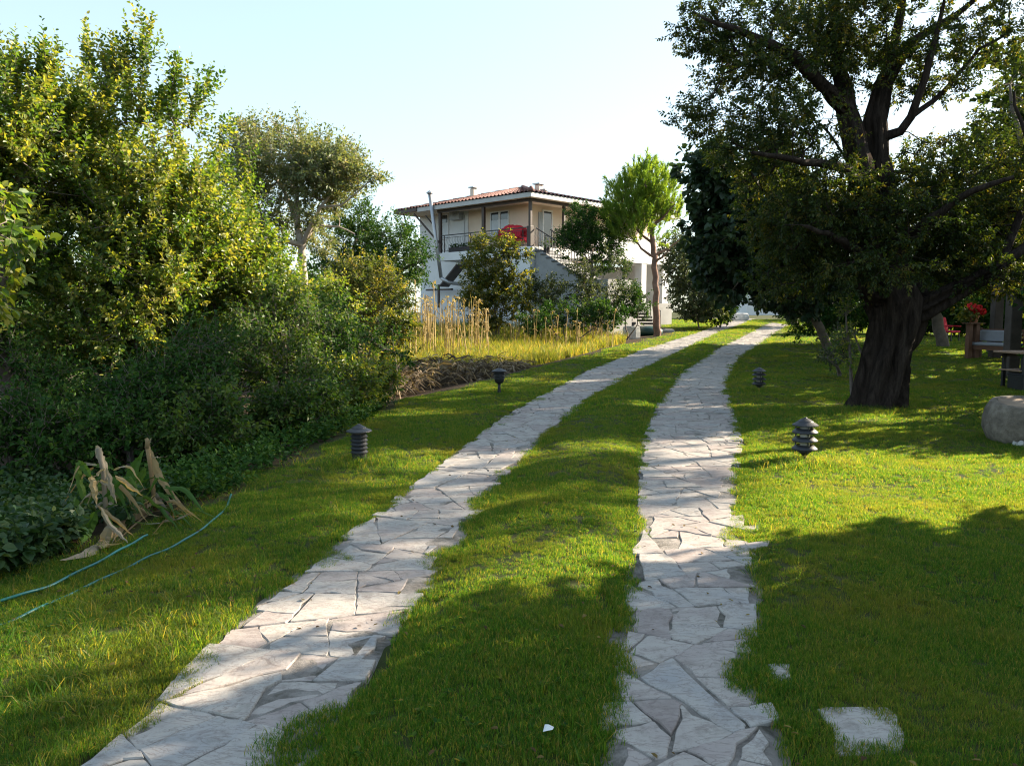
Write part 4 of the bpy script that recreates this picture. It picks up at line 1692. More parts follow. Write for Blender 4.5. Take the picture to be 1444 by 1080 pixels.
for k, (px, Y, bl, lab, lm) in enumerate([
        (300, 9.0, [blob(300, 600, 62, 52, 9.0, .45), blob(250, 625, 45, 34, 8.5, .35)], "bushy green shrub at the lawn edge left of the louvred lamp", L_MID),
        (400, 10.4, [blob(395, 580, 58, 46, 10.4, .5), blob(440, 570, 40, 40, 10.8, .4)], "green shrub at the lawn edge just above the louvred lamp", L_MID),
        (490, 12.6, [blob(485, 550, 50, 40, 12.6, .5), blob(530, 535, 30, 30, 13.4, .4)], "leafy shrub at the lawn edge next to the dry stalk heap", L_FRUIT),
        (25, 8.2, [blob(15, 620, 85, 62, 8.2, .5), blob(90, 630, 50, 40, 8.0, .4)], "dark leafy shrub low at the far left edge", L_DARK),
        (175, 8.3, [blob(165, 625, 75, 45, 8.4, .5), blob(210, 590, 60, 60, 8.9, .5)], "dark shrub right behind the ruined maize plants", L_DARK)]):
    shrub(lab, px, Y, bl, 190, 240 + k, leafmat=lm, gaps=.08, l_len=.065, s_len=.26, group="shrubs along the left lawn edge")

# --- the pale branched tree and the dark trees behind it
Y = 24.0
b0 = gp(428, Y)
f0 = at(426, 345, Y)
pts = lambda *a: [at(x, y, Y + d) for x, y, d in a]
tree("walnut_tree", "airy olive green tree with bare pale branches against the sky", "tree", b0,
     [([b0, at(430, 420, Y), f0], [.15, .12, .11]),
      (pts((426, 345, 0), (418, 310, .2), (405, 280, .4), (385, 245, .5)), [.11, .09, .06, .03]),
      (pts((420, 325, 0), (419, 290, -.2), (417, 250, -.3), (410, 215, -.3)), [.08, .06, .05, .02]),
      (pts((426, 345, 0), (438, 320, -.3), (452, 292, -.5), (470, 268, -.6)), [.08, .07, .05, .02]),
      (pts((432, 332, 0), (450, 318, .3), (478, 320, .5), (500, 330, .5)), [.05, .045, .03, .015]),
      (pts((426, 345, 0), (395, 340, -.6), (365, 335, -.9), (345, 320, -1)), [.09, .07, .05, .03]),
      (pts((452, 292, -.5), (480, 290, -.8), (505, 270, -1), (522, 254, -1)), [.04, .03, .02, .012])],
     [blob(410, 222, 76, 46, Y, 1.8), blob(370, 230, 52, 50, Y + .5, 1.6), blob(460, 245, 52, 46, Y - .4, 1.5), blob(345, 290, 40, 60, Y - .4, 1.4), blob(420, 280, 80, 40, Y, 1.4), blob(505, 258, 30, 20, Y - 1, .6), blob(395, 320, 66, 26, Y + .6, 1.2), blob(358, 198, 30, 26, Y, .8), blob(465, 300, 45, 25, Y, 1.0), blob(362, 345, 44, 44, Y + .3, 1.2), blob(350, 385, 34, 40, Y, 1.0), blob(462, 335, 42, 26, Y + .8, 1.0), blob(520, 250, 16, 10, Y - 1, .4), blob(482, 235, 30, 26, Y - .5, 1.0), blob(482, 272, 36, 26, Y - .3, 1.0)],
     1150, L_WALNUT, B_PALE, 121, n_sh=4, s_len=.42, n_lf=8, l_len=.12, l_wid=.06, shell=.4, gaps=.26, up=.2, wide=False, gap_scale=2.0, weight=[1, 1, 1.3, 1, .8, 3.0, .7, 1, 1.2, .9, .8, .8, 8, 1.8, 1.5],
     extra_tips=np.array([at(x, y, Y + d) for x, y, d in ((488, 268, -.8), (496, 262, -1), (503, 268, -.9), (508, 258, -1), (514, 264, -.9), (520, 250, -1), (525, 256, -1), (529, 248, -1), (512, 249, -1), (500, 276, -.8), (480, 276, -.7), (492, 254, -1))]))
Y = 29.0
for k, (px, bl, lab, nn) in enumerate([
        (560, [blob(565, 345, 30, 36, Y, 1.2), blob(590, 370, 22, 35, Y - 1, .8), blob(545, 390, 45, 50, Y, 1.4)], "dark evergreen touching the left corner of the house", 260),
        (505, [blob(510, 320, 40, 34, Y + 1, 1.4), blob(485, 350, 60, 40, Y + 1, 1.6), blob(520, 385, 45, 50, Y, 1.5), blob(480, 400, 50, 40, Y, 1.5)], "dark round tree between the pale branched tree and the house", 380)]):
    b0 = gp(px, Y)
    tree("evergreen_tree", lab, "tree", b0, [trunk_to(b0, bl[-1][0], .16, .1, .05, k)] + [([bl[-1][0], c], [.08, .04]) for c, r in bl[:-1]], bl, nn, L_DARK, B_GREY, 130 + k,
         n_sh=4, s_len=.45, n_lf=9, l_len=.13, l_wid=.065, gaps=.12, group="dark trees left of the house")

# hedge line far behind on the left, closing the view
for k, (px, Y, w, h, lab) in enumerate([(330, 33, 130, 120, "far tree behind the pale branched tree"), (120, 30, 150, 160, "far tree hidden behind the tallest fruit tree"), (-60, 28, 140, 180, "far tree beyond the left edge of the garden"), (455, 36, 70, 80, "far dark tree glimpsed left of the house")]):
    b0 = gp(px, Y)
    bl = [blob(px, 470 - h * .55, w * .8, h * .55, Y, 2.0), blob(px - w * .4, 470 - h * .4, w * .5, h * .4, Y, 1.6), blob(px + w * .45, 470 - h * .35, w * .5, h * .4, Y, 1.6)]
    tree("background_tree", lab, "tree", b0, [trunk_to(b0, bl[0][0], .2, .08, .1, k)], bl, 260, L_DARK, B_GREY, 140 + k, n_sh=4, s_len=.6, n_lf=8, l_len=.2, l_wid=.11, gaps=.1, twig=False)

# a belt of trees far off to the right
for k, (px, Y, w, top) in enumerate([(1210, 58, 70, 370), (1290, 55, 70, 360), (1370, 52, 70, 350), (1450, 50, 80, 340), (1540, 48, 90, 330)]):
    b0 = gp(px, Y)
    h = 448 - top
    bl = [blob(px, 448 - h * .5, w * .75, h * .55, Y, 2.5), blob(px - w * .5, 448 - h * .35, w * .5, h * .42, Y, 2.0), blob(px + w * .5, 448 - h * .35, w * .5, h * .42, Y, 2.0)]
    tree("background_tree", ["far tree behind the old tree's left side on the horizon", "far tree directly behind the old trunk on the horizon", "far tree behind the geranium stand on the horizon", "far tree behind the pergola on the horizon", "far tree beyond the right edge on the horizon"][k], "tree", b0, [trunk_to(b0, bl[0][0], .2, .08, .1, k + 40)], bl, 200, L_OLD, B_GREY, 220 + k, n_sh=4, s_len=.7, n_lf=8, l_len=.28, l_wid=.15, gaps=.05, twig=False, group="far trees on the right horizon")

# low dark bushes across the far end of the right lawn
for k, (px, Y, h, lab) in enumerate([(1205, 39, 26, "low dark bush left of the old trunk at the far end of the lawn"), (1290, 38, 30, "low dark bush right of the old trunk at the far end of the lawn"),
                                     (1345, 37, 32, "low dark bush behind the red chair"), (1400, 36, 34, "low dark bush behind the pale cushioned bench"), (1460, 35, 36, "low dark bush behind the pergola posts")]):
    shrub(lab, px, Y, [blob(px, 440, 36, h, Y, 1.1), blob(px - 28, 446, 26, h * .7, Y + .4, .9), blob(px + 28, 445, 26, h * .75, Y + .2, .9)], 150, 260 + k, leafmat=L_DARK, l_len=.16, s_len=.5, gaps=.05, group="bushes across the far end of the right lawn")

# --- round the house
Y = 33.0
shrub("lime and yellow shrub in front of the balcony, taller than the others", 700, Y, [blob(697, 355, 30, 32, Y, .9), blob(672, 395, 26, 50, Y, .8), blob(718, 385, 30, 45, Y, .8), blob(700, 425, 50, 40, Y, 1.0)], 330, 151, leafmat=L_YELLOW, l_len=.12, s_len=.4, n_sh=4, tvar=.25)
shrub("grey green shrub under the stairs of the house", 765, 34, [blob(765, 420, 34, 36, 34, .9), blob(752, 445, 30, 25, 34, .7)], 85, 152, leafmat=L_GREYG, l_len=.12, s_len=.4, gaps=.3)
shrub("thin feathery shrub before the porch of the house", 835, 34, [blob(825, 405, 28, 45, 34, .8), blob(850, 390, 24, 35, 34.5, .6), blob(870, 400, 26, 30, 35, .6)], 85, 153, leafmat=L_GREYG, l_len=.11, s_len=.45, gaps=.35, cut=.001)
shrub("thin shrub hiding the porch steps of the house", 885, 36, [blob(878, 425, 24, 26, 36, .7), blob(900, 435, 18, 20, 36, .5)], 90, 158, leafmat=L_DARK, l_len=.11, s_len=.4, gaps=.25)
shrub("dark low shrub beside the garden steps under the pine", 800, 32, [blob(800, 445, 40, 20, 32, .8), blob(750, 455, 30, 16, 31, .7), blob(850, 445, 34, 20, 32, .8)], 150, 154, leafmat=L_DARK, l_len=.11, gaps=.2)
Y = 37.5
b0 = gp(838, Y)
tree("orange_tree", "round dark glossy tree in front of the outside stairs", "tree", b0, [trunk_to(b0, at(834, 375, Y), .12, .09, .04, 9)],
     [blob(822, 318, 32, 30, Y, 1.1), blob(840, 340, 44, 30, Y, 1.2), blob(862, 366, 30, 22, Y, .8), blob(808, 345, 24, 22, Y, .7)], 340, L_DARK, B_GREY, 155, n_sh=4, s_len=.35, n_lf=9, l_len=.13, l_wid=.065, gaps=.08)
b0 = gp(985, 43)
shrub("light green tree-like shrub right of the pine trunk", 985, 43, [blob(966, 368, 36, 48, 43, 1.2), blob(985, 420, 44, 34, 43, 1.3)], 240, 156, leafmat=L_GREYG, l_len=.16, s_len=.55)
shrub("darker shrub where the tracks disappear", 1015, 45, [blob(1012, 425, 26, 26, 45, 1.0), blob(1000, 440, 34, 16, 44, 1.0)], 130, 157, leafmat=L_DARK, l_len=.16, s_len=.5)


def pine():
    Y = 37.0
    b = gp(926, Y)
    root = empty("pine_tree", b)
    props(root, "bright green umbrella pine with bare reddish trunk beside the house", "pine tree")
    rng = np.random.default_rng(161)
    w = Wood(rng)
    w.limb([b, at(925, 420, Y), at(923, 370, Y), at(920, 335, Y), at(915, 290, Y), at(908, 250, Y)], [.18, .14, .13, .11, .08, .04])
    for (x0, y0), (x1, y1), d in (((923, 365), (885, 330), -.5), ((922, 360), (962, 335), .4), ((920, 345), (880, 300), .6), ((918, 320), (950, 290), -.6), ((915, 300), (875, 265), -.3), ((912, 290), (940, 250), .4), ((923, 368), (945, 352), -.8)):
        w.limb([at(x0, y0, Y), at((x0 + x1) / 2, (y0 + y1) / 2 + 3, Y + d * .6), at(x1, y1, Y + d)], [.07, .05, .025])
    bl = [blob(905, 262, 34, 32, Y, 1.2), blob(885, 290, 34, 34, Y, 1.2), blob(925, 285, 34, 40, Y, 1.2), blob(905, 320, 48, 26, Y, 1.5), blob(945, 318, 20, 22, Y, .8), blob(870, 320, 18, 20, Y, .7)]
    tips = sample_blobs(rng, bl, 620, .4, .33)
    td = w.grow(tips, .006)
    w.build(root, B_RED, .06)
    n = 60
    T = len(tips)
    up = unit(td * .4 + unit(tips - at(905, 330, Y)) * .5 + np.array([0, 0, .9]) + rng.normal(0, .25, (T, 3)))
    t = rng.random((T, n, 1))
    pos = tips[:, None, :] + up[:, None, :] * t * .55
    d = unit(up[:, None, :] * 1.0 + rng.normal(0, .42, (T, n, 3)))
    L = np.full(T * n, .2) * (.7 + .6 * rng.random(T * n))
    tint = np.repeat(rng.random(T), n) * .6 + rng.random(T * n) * .4
    V, F, tt = leaves(rng, pos.reshape(-1, 3), d.reshape(-1, 3), L, np.full(T * n, .03), droop=.0, tint=tint, cup=.1)
    link("crown", np_mesh("crown", V - b, F, tt), L_PINE, root)


pine()

# --- the fig trees and the dark trees on the right of the tracks
Y = 24.0
b0 = gp(1172, 27)
tree("fig_tree", "dark broad leaved fig tree overhanging the far end of the tracks", "tree", b0,
     [trunk_to(b0, at(1120, 380, 26), .16, .12, .05, 3), ([at(1120, 380, 26), at(1060, 320, 25), at(1000, 260, 24)], [.10, .07, .03]), ([at(1120, 380, 26), at(1080, 260, 25)], [.09, .04]), ([at(1060, 320, 25), at(1040, 400, 24)], [.05, .02])],
     [blob(1000, 250, 42, 48, 24, 1.1), blob(1020, 320, 52, 60, 24, 1.4), blob(1075, 300, 70, 90, 25, 1.7), blob(1055, 385, 60, 40, 25, 1.4), blob(1125, 370, 70, 80, 26, 1.6), blob(1010, 375, 36, 30, 25, 1.0)],
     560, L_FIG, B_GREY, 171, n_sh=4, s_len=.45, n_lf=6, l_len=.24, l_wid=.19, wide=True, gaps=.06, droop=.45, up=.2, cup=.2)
shrub("dark bush touching the grass at the right side of the tracks", 1160, 31, [blob(1150, 440, 42, 34, 31, 1.3), blob(1185, 425, 40, 40, 31, 1.3), blob(1125, 425, 30, 24, 31, 1.0)], 240, 172, l_len=.15, s_len=.5)
shrub("light weedy shrub in the grass left of the old trunk", 1185, 19, [blob(1183, 490, 22, 26, 19, .5), blob(1165, 500, 16, 14, 18.5, .4)], 60, 173, leafmat=L_GREYG, l_len=.06, s_len=.3, gaps=.3)
shrub("small sapling with bright leaves against the left of the old trunk", 1207, 13.6, [blob(1200, 432, 14, 22, 13.4, .25), blob(1192, 480, 12, 40, 13.6, .25)], 34, 174, leafmat=L_FRUIT, l_len=.055, s_len=.2, n_sh=3, n_lf=6, cut=.001)
for k, (px, Y, bl, lab) in enumerate([
        (1330, 30, [blob(1300, 300, 130, 120, 30, 2.5), blob(1380, 340, 120, 90, 31, 2.5), blob(1240, 380, 70, 50, 30, 2.0), blob(1300, 400, 100, 36, 31, 2.0)], "broad dark tree behind the old tree on the right lawn"),
        (1520, 26, [blob(1480, 250, 120, 140, 26, 2.5), blob(1560, 300, 150, 150, 26, 2.5), blob(1470, 380, 60, 40, 26, 1.6)], "dark tree beyond the timber pergola"),
        (1120, 47, [blob(1110, 370, 70, 60, 47, 2.5), blob(1160, 390, 60, 50, 47, 2.0), blob(1120, 415, 40, 18, 47, 1.2)], "far tree behind the fig tree at the end of the drive"),
        (1000, 62, [blob(985, 390, 60, 55, 62, 3), blob(1030, 400, 40, 36, 62, 2)], "far tree closing the end of the drive on its left side")]):
    b0 = gp(px, Y)
    tree("shade_tree", lab, "tree", b0, [trunk_to(b0, bl[0][0], .22, .1, .15, k + 20)] + [([b0 * .5 + bl[0][0] * .5, c], [.12, .05]) for c, r in bl[1:]], bl, 380, L_OLD if k < 2 else L_DARK, B_GREY, 180 + k,
         n_sh=4, s_len=.6, n_lf=8, l_len=.17, l_wid=.09, gaps=.1, twig=False)


# --- the old leaning tree
def old_tree():
    Y = 13.4
    b = gp(1238, Y)
    b[2] -= .1
    P = lambda *a: [at(x, y, Y + d) for x, y, d in a]
    limbs = [
        ([b, *P((1240, 560, 0), (1248, 525, 0), (1258, 490, 0), (1268, 455, 0), (1268, 425, 0), (1256, 395, 0))], [.42, .36, .33, .33, .38, .40, .32]),
        (P((1230, 430, 0), (1222, 370, -.1), (1218, 310, -.1), (1216, 250, -.1), (1205, 195, 0), (1193, 150, .1), (1182, 80, .2), (1178, 20, .3), (1170, -60, .3)), [.21, .19, .18, .165, .15, .13, .10, .08, .04]),
        (P((1270, 425, 0), (1262, 350, .2), (1250, 290, .3), (1236, 225, .3), (1233, 170, .3), (1244, 120, .4), (1272, 75, .5), (1300, 50, .6), (1350, 20, .6), (1400, -20, .6)), [.23, .20, .175, .155, .145, .125, .10, .07, .05, .025]),
        (P((1285, 440, -.1), (1315, 425, -.2), (1355, 405, -.3), (1410, 375, -.4), (1470, 330, -.4)), [.24, .18, .14, .10, .06]),
        (P((1196, 160, .1), (1165, 125, -.3), (1120, 80, -.6), (1085, 62, -.8), (1040, 42, -1), (990, 25, -1.1)), [.12, .10, .09, .07, .05, .02]),
        (P((1244, 120, .4), (1258, 70, .2), (1270, 20, .1), (1276, -40, 0)), [.10, .08, .07, .04]),
        (P((1256, 205, .3), (1285, 165, 0), (1305, 110, -.2), (1318, 60, -.3), (1330, 10, -.3)), [.09, .07, .06, .05, .03]),
        (P((1285, 165, 0), (1330, 130, .2), (1380, 70, .4), (1425, 45, .5)), [.05, .04, .03, .02]),
        (P((1216, 250, -.1), (1180, 235, -.8), (1120, 225, -1.3), (1060, 215, -1.6)), [.09, .07, .05, .025]),
        (P((1222, 370, -.1), (1190, 340, -.9), (1140, 320, -1.4)), [.08, .06, .03]),
        (P((1262, 350, .2), (1310, 310, -.7), (1370, 270, -1.2), (1430, 250, -1.5)), [.10, .07, .05, .03]),
        (P((1410, 375, -.4), (1440, 300, -.2), (1452, 220, 0), (1430, 130, .2)), [.07, .06, .045, .02]),
    ]
    bl = [blob(1230, 320, 150, 75, Y + .2, 1.6), blob(1130, 290, 100, 75, Y, 1.5), blob(1090, 195, 100, 58, Y - .3, 1.4), blob(1075, 85, 95, 62, Y - .3, 1.4), blob(1000, 40, 50, 34, Y - .4, .8), blob(985, 165, 32, 26, Y - .4, .6),
          blob(1180, 60, 95, 75, Y + .2, 1.5), blob(1300, 90, 75, 62, Y + .5, 1.2), blob(1345, 270, 105, 75, Y + .5, 1.4), blob(1330, 375, 100, 55, Y + .4, 1.3), blob(1420, 330, 70, 90, Y + .6, 1.3), blob(1390, 60, 55, 50, Y + .5, 1.0), blob(1420, 200, 55, 60, Y + .5, 1.1), blob(1235, 380, 90, 30, Y - .9, .6), blob(1180, -40, 180, 60, Y, 1.8), blob(1350, -50, 150, 60, Y, 1.6), blob(1130, 390, 70, 36, Y + .6, 1.0)]
    wt = [1.2, 1.2, 1.1, 1.0, 1.0, 1.0, 1.0, .75, 1.1, 1.1, 1.0, .7, .5, 1.1, .5, .4, 1.0]
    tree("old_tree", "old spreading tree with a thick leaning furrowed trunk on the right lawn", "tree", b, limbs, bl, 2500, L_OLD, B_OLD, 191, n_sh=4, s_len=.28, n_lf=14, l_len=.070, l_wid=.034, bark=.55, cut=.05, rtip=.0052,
         shell=.5, gaps=.24, up=.1, out=.5, weight=wt, wide=False, gap_scale=1.5)


old_tree()

# right edge tree, its trunk just outside the picture
Y = 15.5
b0 = gp(1580, Y)
tree("olive_tree", "yellow lit tree leaning in from the right edge above the stone basin", "tree", b0,
     [trunk_to(b0, at(1540, 380, Y), .2, .15, .05, 31), ([at(1540, 380, Y), at(1480, 280, Y), at(1440, 200, Y), at(1424, 120, Y)], [.12, .08, .05, .02]), ([at(1540, 380, Y), at(1600, 200, Y)], [.12, .05])],
     [blob(1440, 260, 40, 80, Y, .8), blob(1430, 350, 40, 36, Y, .7), blob(1520, 230, 80, 140, Y, 1.3), blob(1620, 200, 110, 140, Y, 1.4), blob(1450, 130, 40, 50, Y, .6)],
     330, L_OLD, B_GREY, 192, n_sh=4, s_len=.34, n_lf=9, l_len=.07, l_wid=.034, gaps=.28)

# trees to the right of the picture: they stand where the long shadows on the lawn come from
SH = np.array([math.sin(SUN_AZ), math.cos(SUN_AZ)])


def sunward(a, u):
    """a metres towards the sun, u metres to its left, from the viewer"""
    return a * SH[0] - u * SH[1], a * SH[1] + u * SH[0]


for k, (a, u, rad, z0, z1, n, lab) in enumerate([(10.0, 1.7, 2.3, 0.9, 6.0, 760, "garden tree to the right of the drive, outside the picture, second from the viewer"),
                                                 (11.0, -1.4, 2.6, 0.8, 6.5, 500, "garden tree to the right of the drive, outside the picture, nearest the viewer"),
                                                 (22.5, 12.6, 3.0, 0.8, 11.5, 620, "tall garden tree to the right of the lawn, outside the picture"),
                                                 (29.0, 17.0, 2.5, 0.8, 12.0, 560, "tall garden tree at the back right, outside the picture"),
                                                 (37.0, 21.5, 3.0, 0.8, 10.5, 520, "tall tree added beyond the pergola, outside the picture, to shade the far lawn")]):  # the last one is unseen and added to darken the far right lawn
    x, y = sunward(a, u)
    b0 = np.array([x, y, hz(x, y) - .1])
    zc = b0[2] + (z0 + z1) / 2
    bl = [(np.array([x, y, zc]), np.array([rad, rad, (z1 - z0) / 2])), (np.array([x + .5, y + .3, zc - .8]), np.array([rad * .9, rad * .9, (z1 - z0) / 2.6])), (np.array([x + .4, y - .4, zc - .4]), np.array([rad, rad * .9, (z1 - z0) / 2.6]))]
    tree("shade_tree", lab, "tree", b0, [trunk_to(b0, (x, y, zc + 1), .2, .08, .1, 60 + k, 4)], bl, n, L_OLD, B_GREY, 200 + k, n_sh=4, s_len=.5, n_lf=7, l_len=.22, l_wid=.14, gaps=0.0, twig=False)
x, y = sunward(20.0, 6.8)
b0 = np.array([x, y, hz(x, y) - .1])
bl = []
for da, u, z, r in ((0, 5.4, 9.4, (1.4, 1.0, 1.4)), (.5, 6.8, 10.2, (1.5, 1.1, 1.5)), (0, 8.0, 9.6, (1.3, 1.0, 1.4)), (.8, 6.4, 8.2, (1.2, 1.2, .9)), (0, 5.6, 10.7, (1.4, 1.0, .9)), (.4, 7.2, 10.9, (1.5, 1.1, .9)), (0, 8.4, 10.6, (1.2, 1.0, .9))):
    q = sunward(20.0 + da, u)
    bl.append((np.array([q[0], q[1], z]), np.array(r)))
tree("shade_tree", "tall thin open crowned tree right of the lawn, outside the picture", "tree", b0, [trunk_to(b0, (x, y, 9.0), .18, .06, .1, 66, 5)], bl, 760, L_OLD, B_GREY, 210, n_sh=4, s_len=.5, n_lf=8, l_len=.12, l_wid=.07, gaps=.30, twig=False)

# unseen low bushes added right of the picture to shade the lawn
shrub("round bush added right of the stone basin, outside the picture, to shade the lawn", 1600, 12.3, [(np.array([9.5, 12.3, 1.5]), np.array([1.3, 1.3, 1.6])), (np.array([9.9, 11.2, 1.2]), np.array([1.0, 1.0, 1.2]))], 220, 231, l_len=.12, s_len=.4, gaps=.05)
shrub("broad bush added beside the pergola, outside the picture, to shade the lawn", 1620, 16.5, [(np.array([12.9, 16.5, 2.0]), np.array([1.7, 1.7, 2.1])), (np.array([13.6, 17.6, 1.8]), np.array([1.5, 1.5, 2.0]))], 300, 232, l_len=.14, s_len=.45, gaps=.05)
# ------------------------------------------------------------------ garden lamps
M_LAMP = mat_plain("weathered_black_lamp", (0.03, 0.031, 0.036), 0.5, 0.35, 9, bstr=0.1)
M_LENS = mat_plain("dusty_white_lens", (0.42, 0.41, 0.38), 0.5, 0.1, 6)
M_STONEB = mat_plain("dark_rough_stone", (0.05, 0.046, 0.042), 0.95, 0.45, 9, bstr=0.7)


def pagoda_lamp(label, px, py, H=0.44, R=0.115, tiers=4, group=None):
    """tiered lamp: a cone cap over flared rings on three thin rods, pale lens inside"""
    g = ground(px, py)
    t = empty("garden_lamp", g)
    props(t, label, "garden lamp", group)
    z1 = H
    part("spike", M_LAMP, lambda b: b.lathe([(.022, -.08), (.022, .10)], n=10), parent=t, smooth=True)
    part("base", M_LAMP, lambda b: b.lathe([(.03, .06), (.05, .085), (.075, .10), (.075, .115), (.03, .12)], n=20), parent=t, smooth=False)
    part("lens", M_LENS, lambda b: b.lathe([(.052, .12), (.052, H - .07)], n=18), parent=t, smooth=True)
    gap = (H - .09 - .11) / (tiers - 1)
    for i in range(tiers - 1):
        z = .125 + gap * i
        part("shade_ring", M_LAMP, lambda b: b.lathe([(R * .62, z + gap * .55), (R * .70, z + gap * .52), (R * .99, z + .012), (R, z), (R * .97, z - .002), (R * .66, z + gap * .42), (R * .60, z + gap * .50)], n=28, close=False), parent=t, smooth=True)
    part("cap", M_LAMP, lambda b: b.lathe([(R * .96, H - .088), (R, H - .085), (R * .99, H - .075), (R * .62, H - .045), (R * .58, H - .036), (R * .40, H - .022), (.018, H - .006), (.012, H + .004), (.001, H + .006)], n=28), parent=t, smooth=False)
    for k in range(3):
        a = 2 * PI * k / 3 + .5
        part("rod", M_LAMP, lambda b: b.tube([(R * .72 * math.cos(a), R * .72 * math.sin(a), .09), (R * .72 * math.cos(a), R * .72 * math.sin(a), H - .07)], .007, 6), parent=t)
    return t


pagoda_lamp("tiered black pagoda lamp standing in the sunlit grass right of the track", 1134, 649, H=.47, R=.135, group="pagoda lamps along the right track")
pagoda_lamp("tiered black pagoda lamp in deep shade further up the right track", 1070, 551, H=.47, R=.14, group="pagoda lamps along the right track")


M_CHIP = mat_plain("pale_brown_chip", (0.20, 0.165, 0.125), 0.9, 0.3, 9)


def louvre_lamp():
    g = ground(507, 652)
    t = empty("garden_lamp", g)
    props(t, "dark louvred bollard lamp with a wide pointed cap on the left lawn", "garden lamp")
    t.scale = (.88, .88, .9)
    part("body", M_STONEB, lambda b: b.lathe([(.088, -.05), (.088, .10), (.074, .105), (.074, .33)], n=20, wob=.03, seed=3), parent=t)
    for k in range(5):
        z = .10 + k * .046
        part("louvre", M_LAMP, lambda b: b.lathe([(.078, z + .036), (.104, z + .008), (.104, z), (.080, z + .02)], n=22, close=False), parent=t)
    part("lens", M_CHIP, lambda b: b.lathe([(.070, .325), (.070, .358)], n=16), parent=t)
    for k in range(4):
        a = .4 + k * PI / 2
        part("rod", M_LAMP, lambda b: b.tube([(.085 * math.cos(a), .085 * math.sin(a), .06), (.085 * math.cos(a), .085 * math.sin(a), .36)], .007, 6), parent=t)
    part("cap", M_LAMP, lambda b: b.lathe([(.148, .348), (.156, .353), (.15, .363), (.09, .388), (.085, .398), (.045, .418), (.01, .44)], n=24), parent=t)


louvre_lamp()


def urn_lamp():
    g = ground(704, 556)
    t = empty("garden_lamp", g)
    props(t, "black urn shaped lamp on a stem in front of the dry stalk heap", "garden lamp")
    t.scale = (.88, .88, .95)
    part("stem", M_LAMP, lambda b: b.lathe([(.05, -.05), (.04, .02), (.032, .10), (.03, .2)], n=12), parent=t, smooth=True)
    part("body", M_LAMP, lambda b: b.lathe([(.03, .195), (.08, .225), (.105, .27), (.11, .32), (.112, .44), (.09, .45)], n=20), parent=t, smooth=True)
    for z in (.30, .345, .39):
        part("shade_ring", M_LAMP, lambda b: b.lathe([(.111, z), (.128, z + .006), (.128, z + .014), (.111, z + .026)], n=20, close=False), parent=t)
    part("cap", M_LAMP, lambda b: b.lathe([(.165, .45), (.172, .457), (.165, .468), (.1, .495), (.05, .515), (.02, .52), (.012, .54)], n=24), parent=t)
    part("lens", M_LENS, lambda b: b.lathe([(.092, .438), (.092, .456)], n=16), parent=t)


urn_lamp()

# ------------------------------------------------------------------ stone basin
def basin():
    g = ground(1452, 622)
    t = empty("stone_basin", g)
    props(t, "round weathered stone basin on the grass at the right edge", "stone basin")
    t.scale = (1, 1, .85)
    t.rotation_euler = (math.radians(6), 0, 0)             # leans a little towards the drive
    m, nt, b, _ = new_mat("weathered_stone")
    c = ramp(nt, noise(nt, 4, 9, .7), [(.34, (.07, .06, .048)), (.5, (.17, .142, .112)), (.66, (.30, .26, .21))])
    nt.links.new(c, b.inputs["Base Color"])
    b.inputs["Roughness"].default_value = .95
    bump(nt, b, noise(nt, 16, 9, .75), .9, .04)
    R = .54
    part("bowl", m, lambda q: q.lathe([(R * .80, -.06), (R * .90, .03), (R * .99, .16), (R, .30), (R * .97, .42), (R * .90, .52), (R * .86, .56), (R * .80, .572), (R * .735, .566), (R * .70, .55)], n=56, wob=.012, seed=6), parent=t, smooth=True).modifiers.new('lip', 'EDGE_SPLIT').split_angle = math.radians(38)
    part("hollow", mat_plain('lit_tan_stone', (.30, .22, .16), .95, .3, 6, bstr=.5), lambda q: q.lathe([(R * .72, .557), (R * .69, .50), (R * .60, .38), (R * .45, .30), (R * .1, .27)], n=40), parent=t, smooth=True)  # lighter tan puts the light inside the bowl into the colour
    part("worn_chip", M_LENS, lambda q: q.lathe([(.10, -.02), (.11, .02), (.05, .05)], (-.34, -.38, .07), 9, wob=.3, seed=5), parent=t)


basin()

# ------------------------------------------------------------------ pergola, benches, table at the right edge
M_WOODD = mat_plain("dark_weathered_wood", (0.075, 0.060, 0.050), .85, .35, 3, bstr=.3)
M_WOODB = mat_plain("red_brown_wood", (0.15, 0.072, 0.042), .7, .3, 3, bstr=.2)
M_WOODT = mat_plain("tan_table_wood", (0.34, 0.22, 0.15), .6, .25, 3, bstr=.15)
M_CUSH = mat_plain("pale_cushion", (0.30, 0.31, 0.34), .9, .1, 4)
M_CUSHB = mat_plain("blue_cushion", (0.05, 0.10, 0.22), .9, .15, 4)
M_TABLEW = mat_plain("white_tabletop", (0.62, 0.63, 0.64), .5, .08, 3)


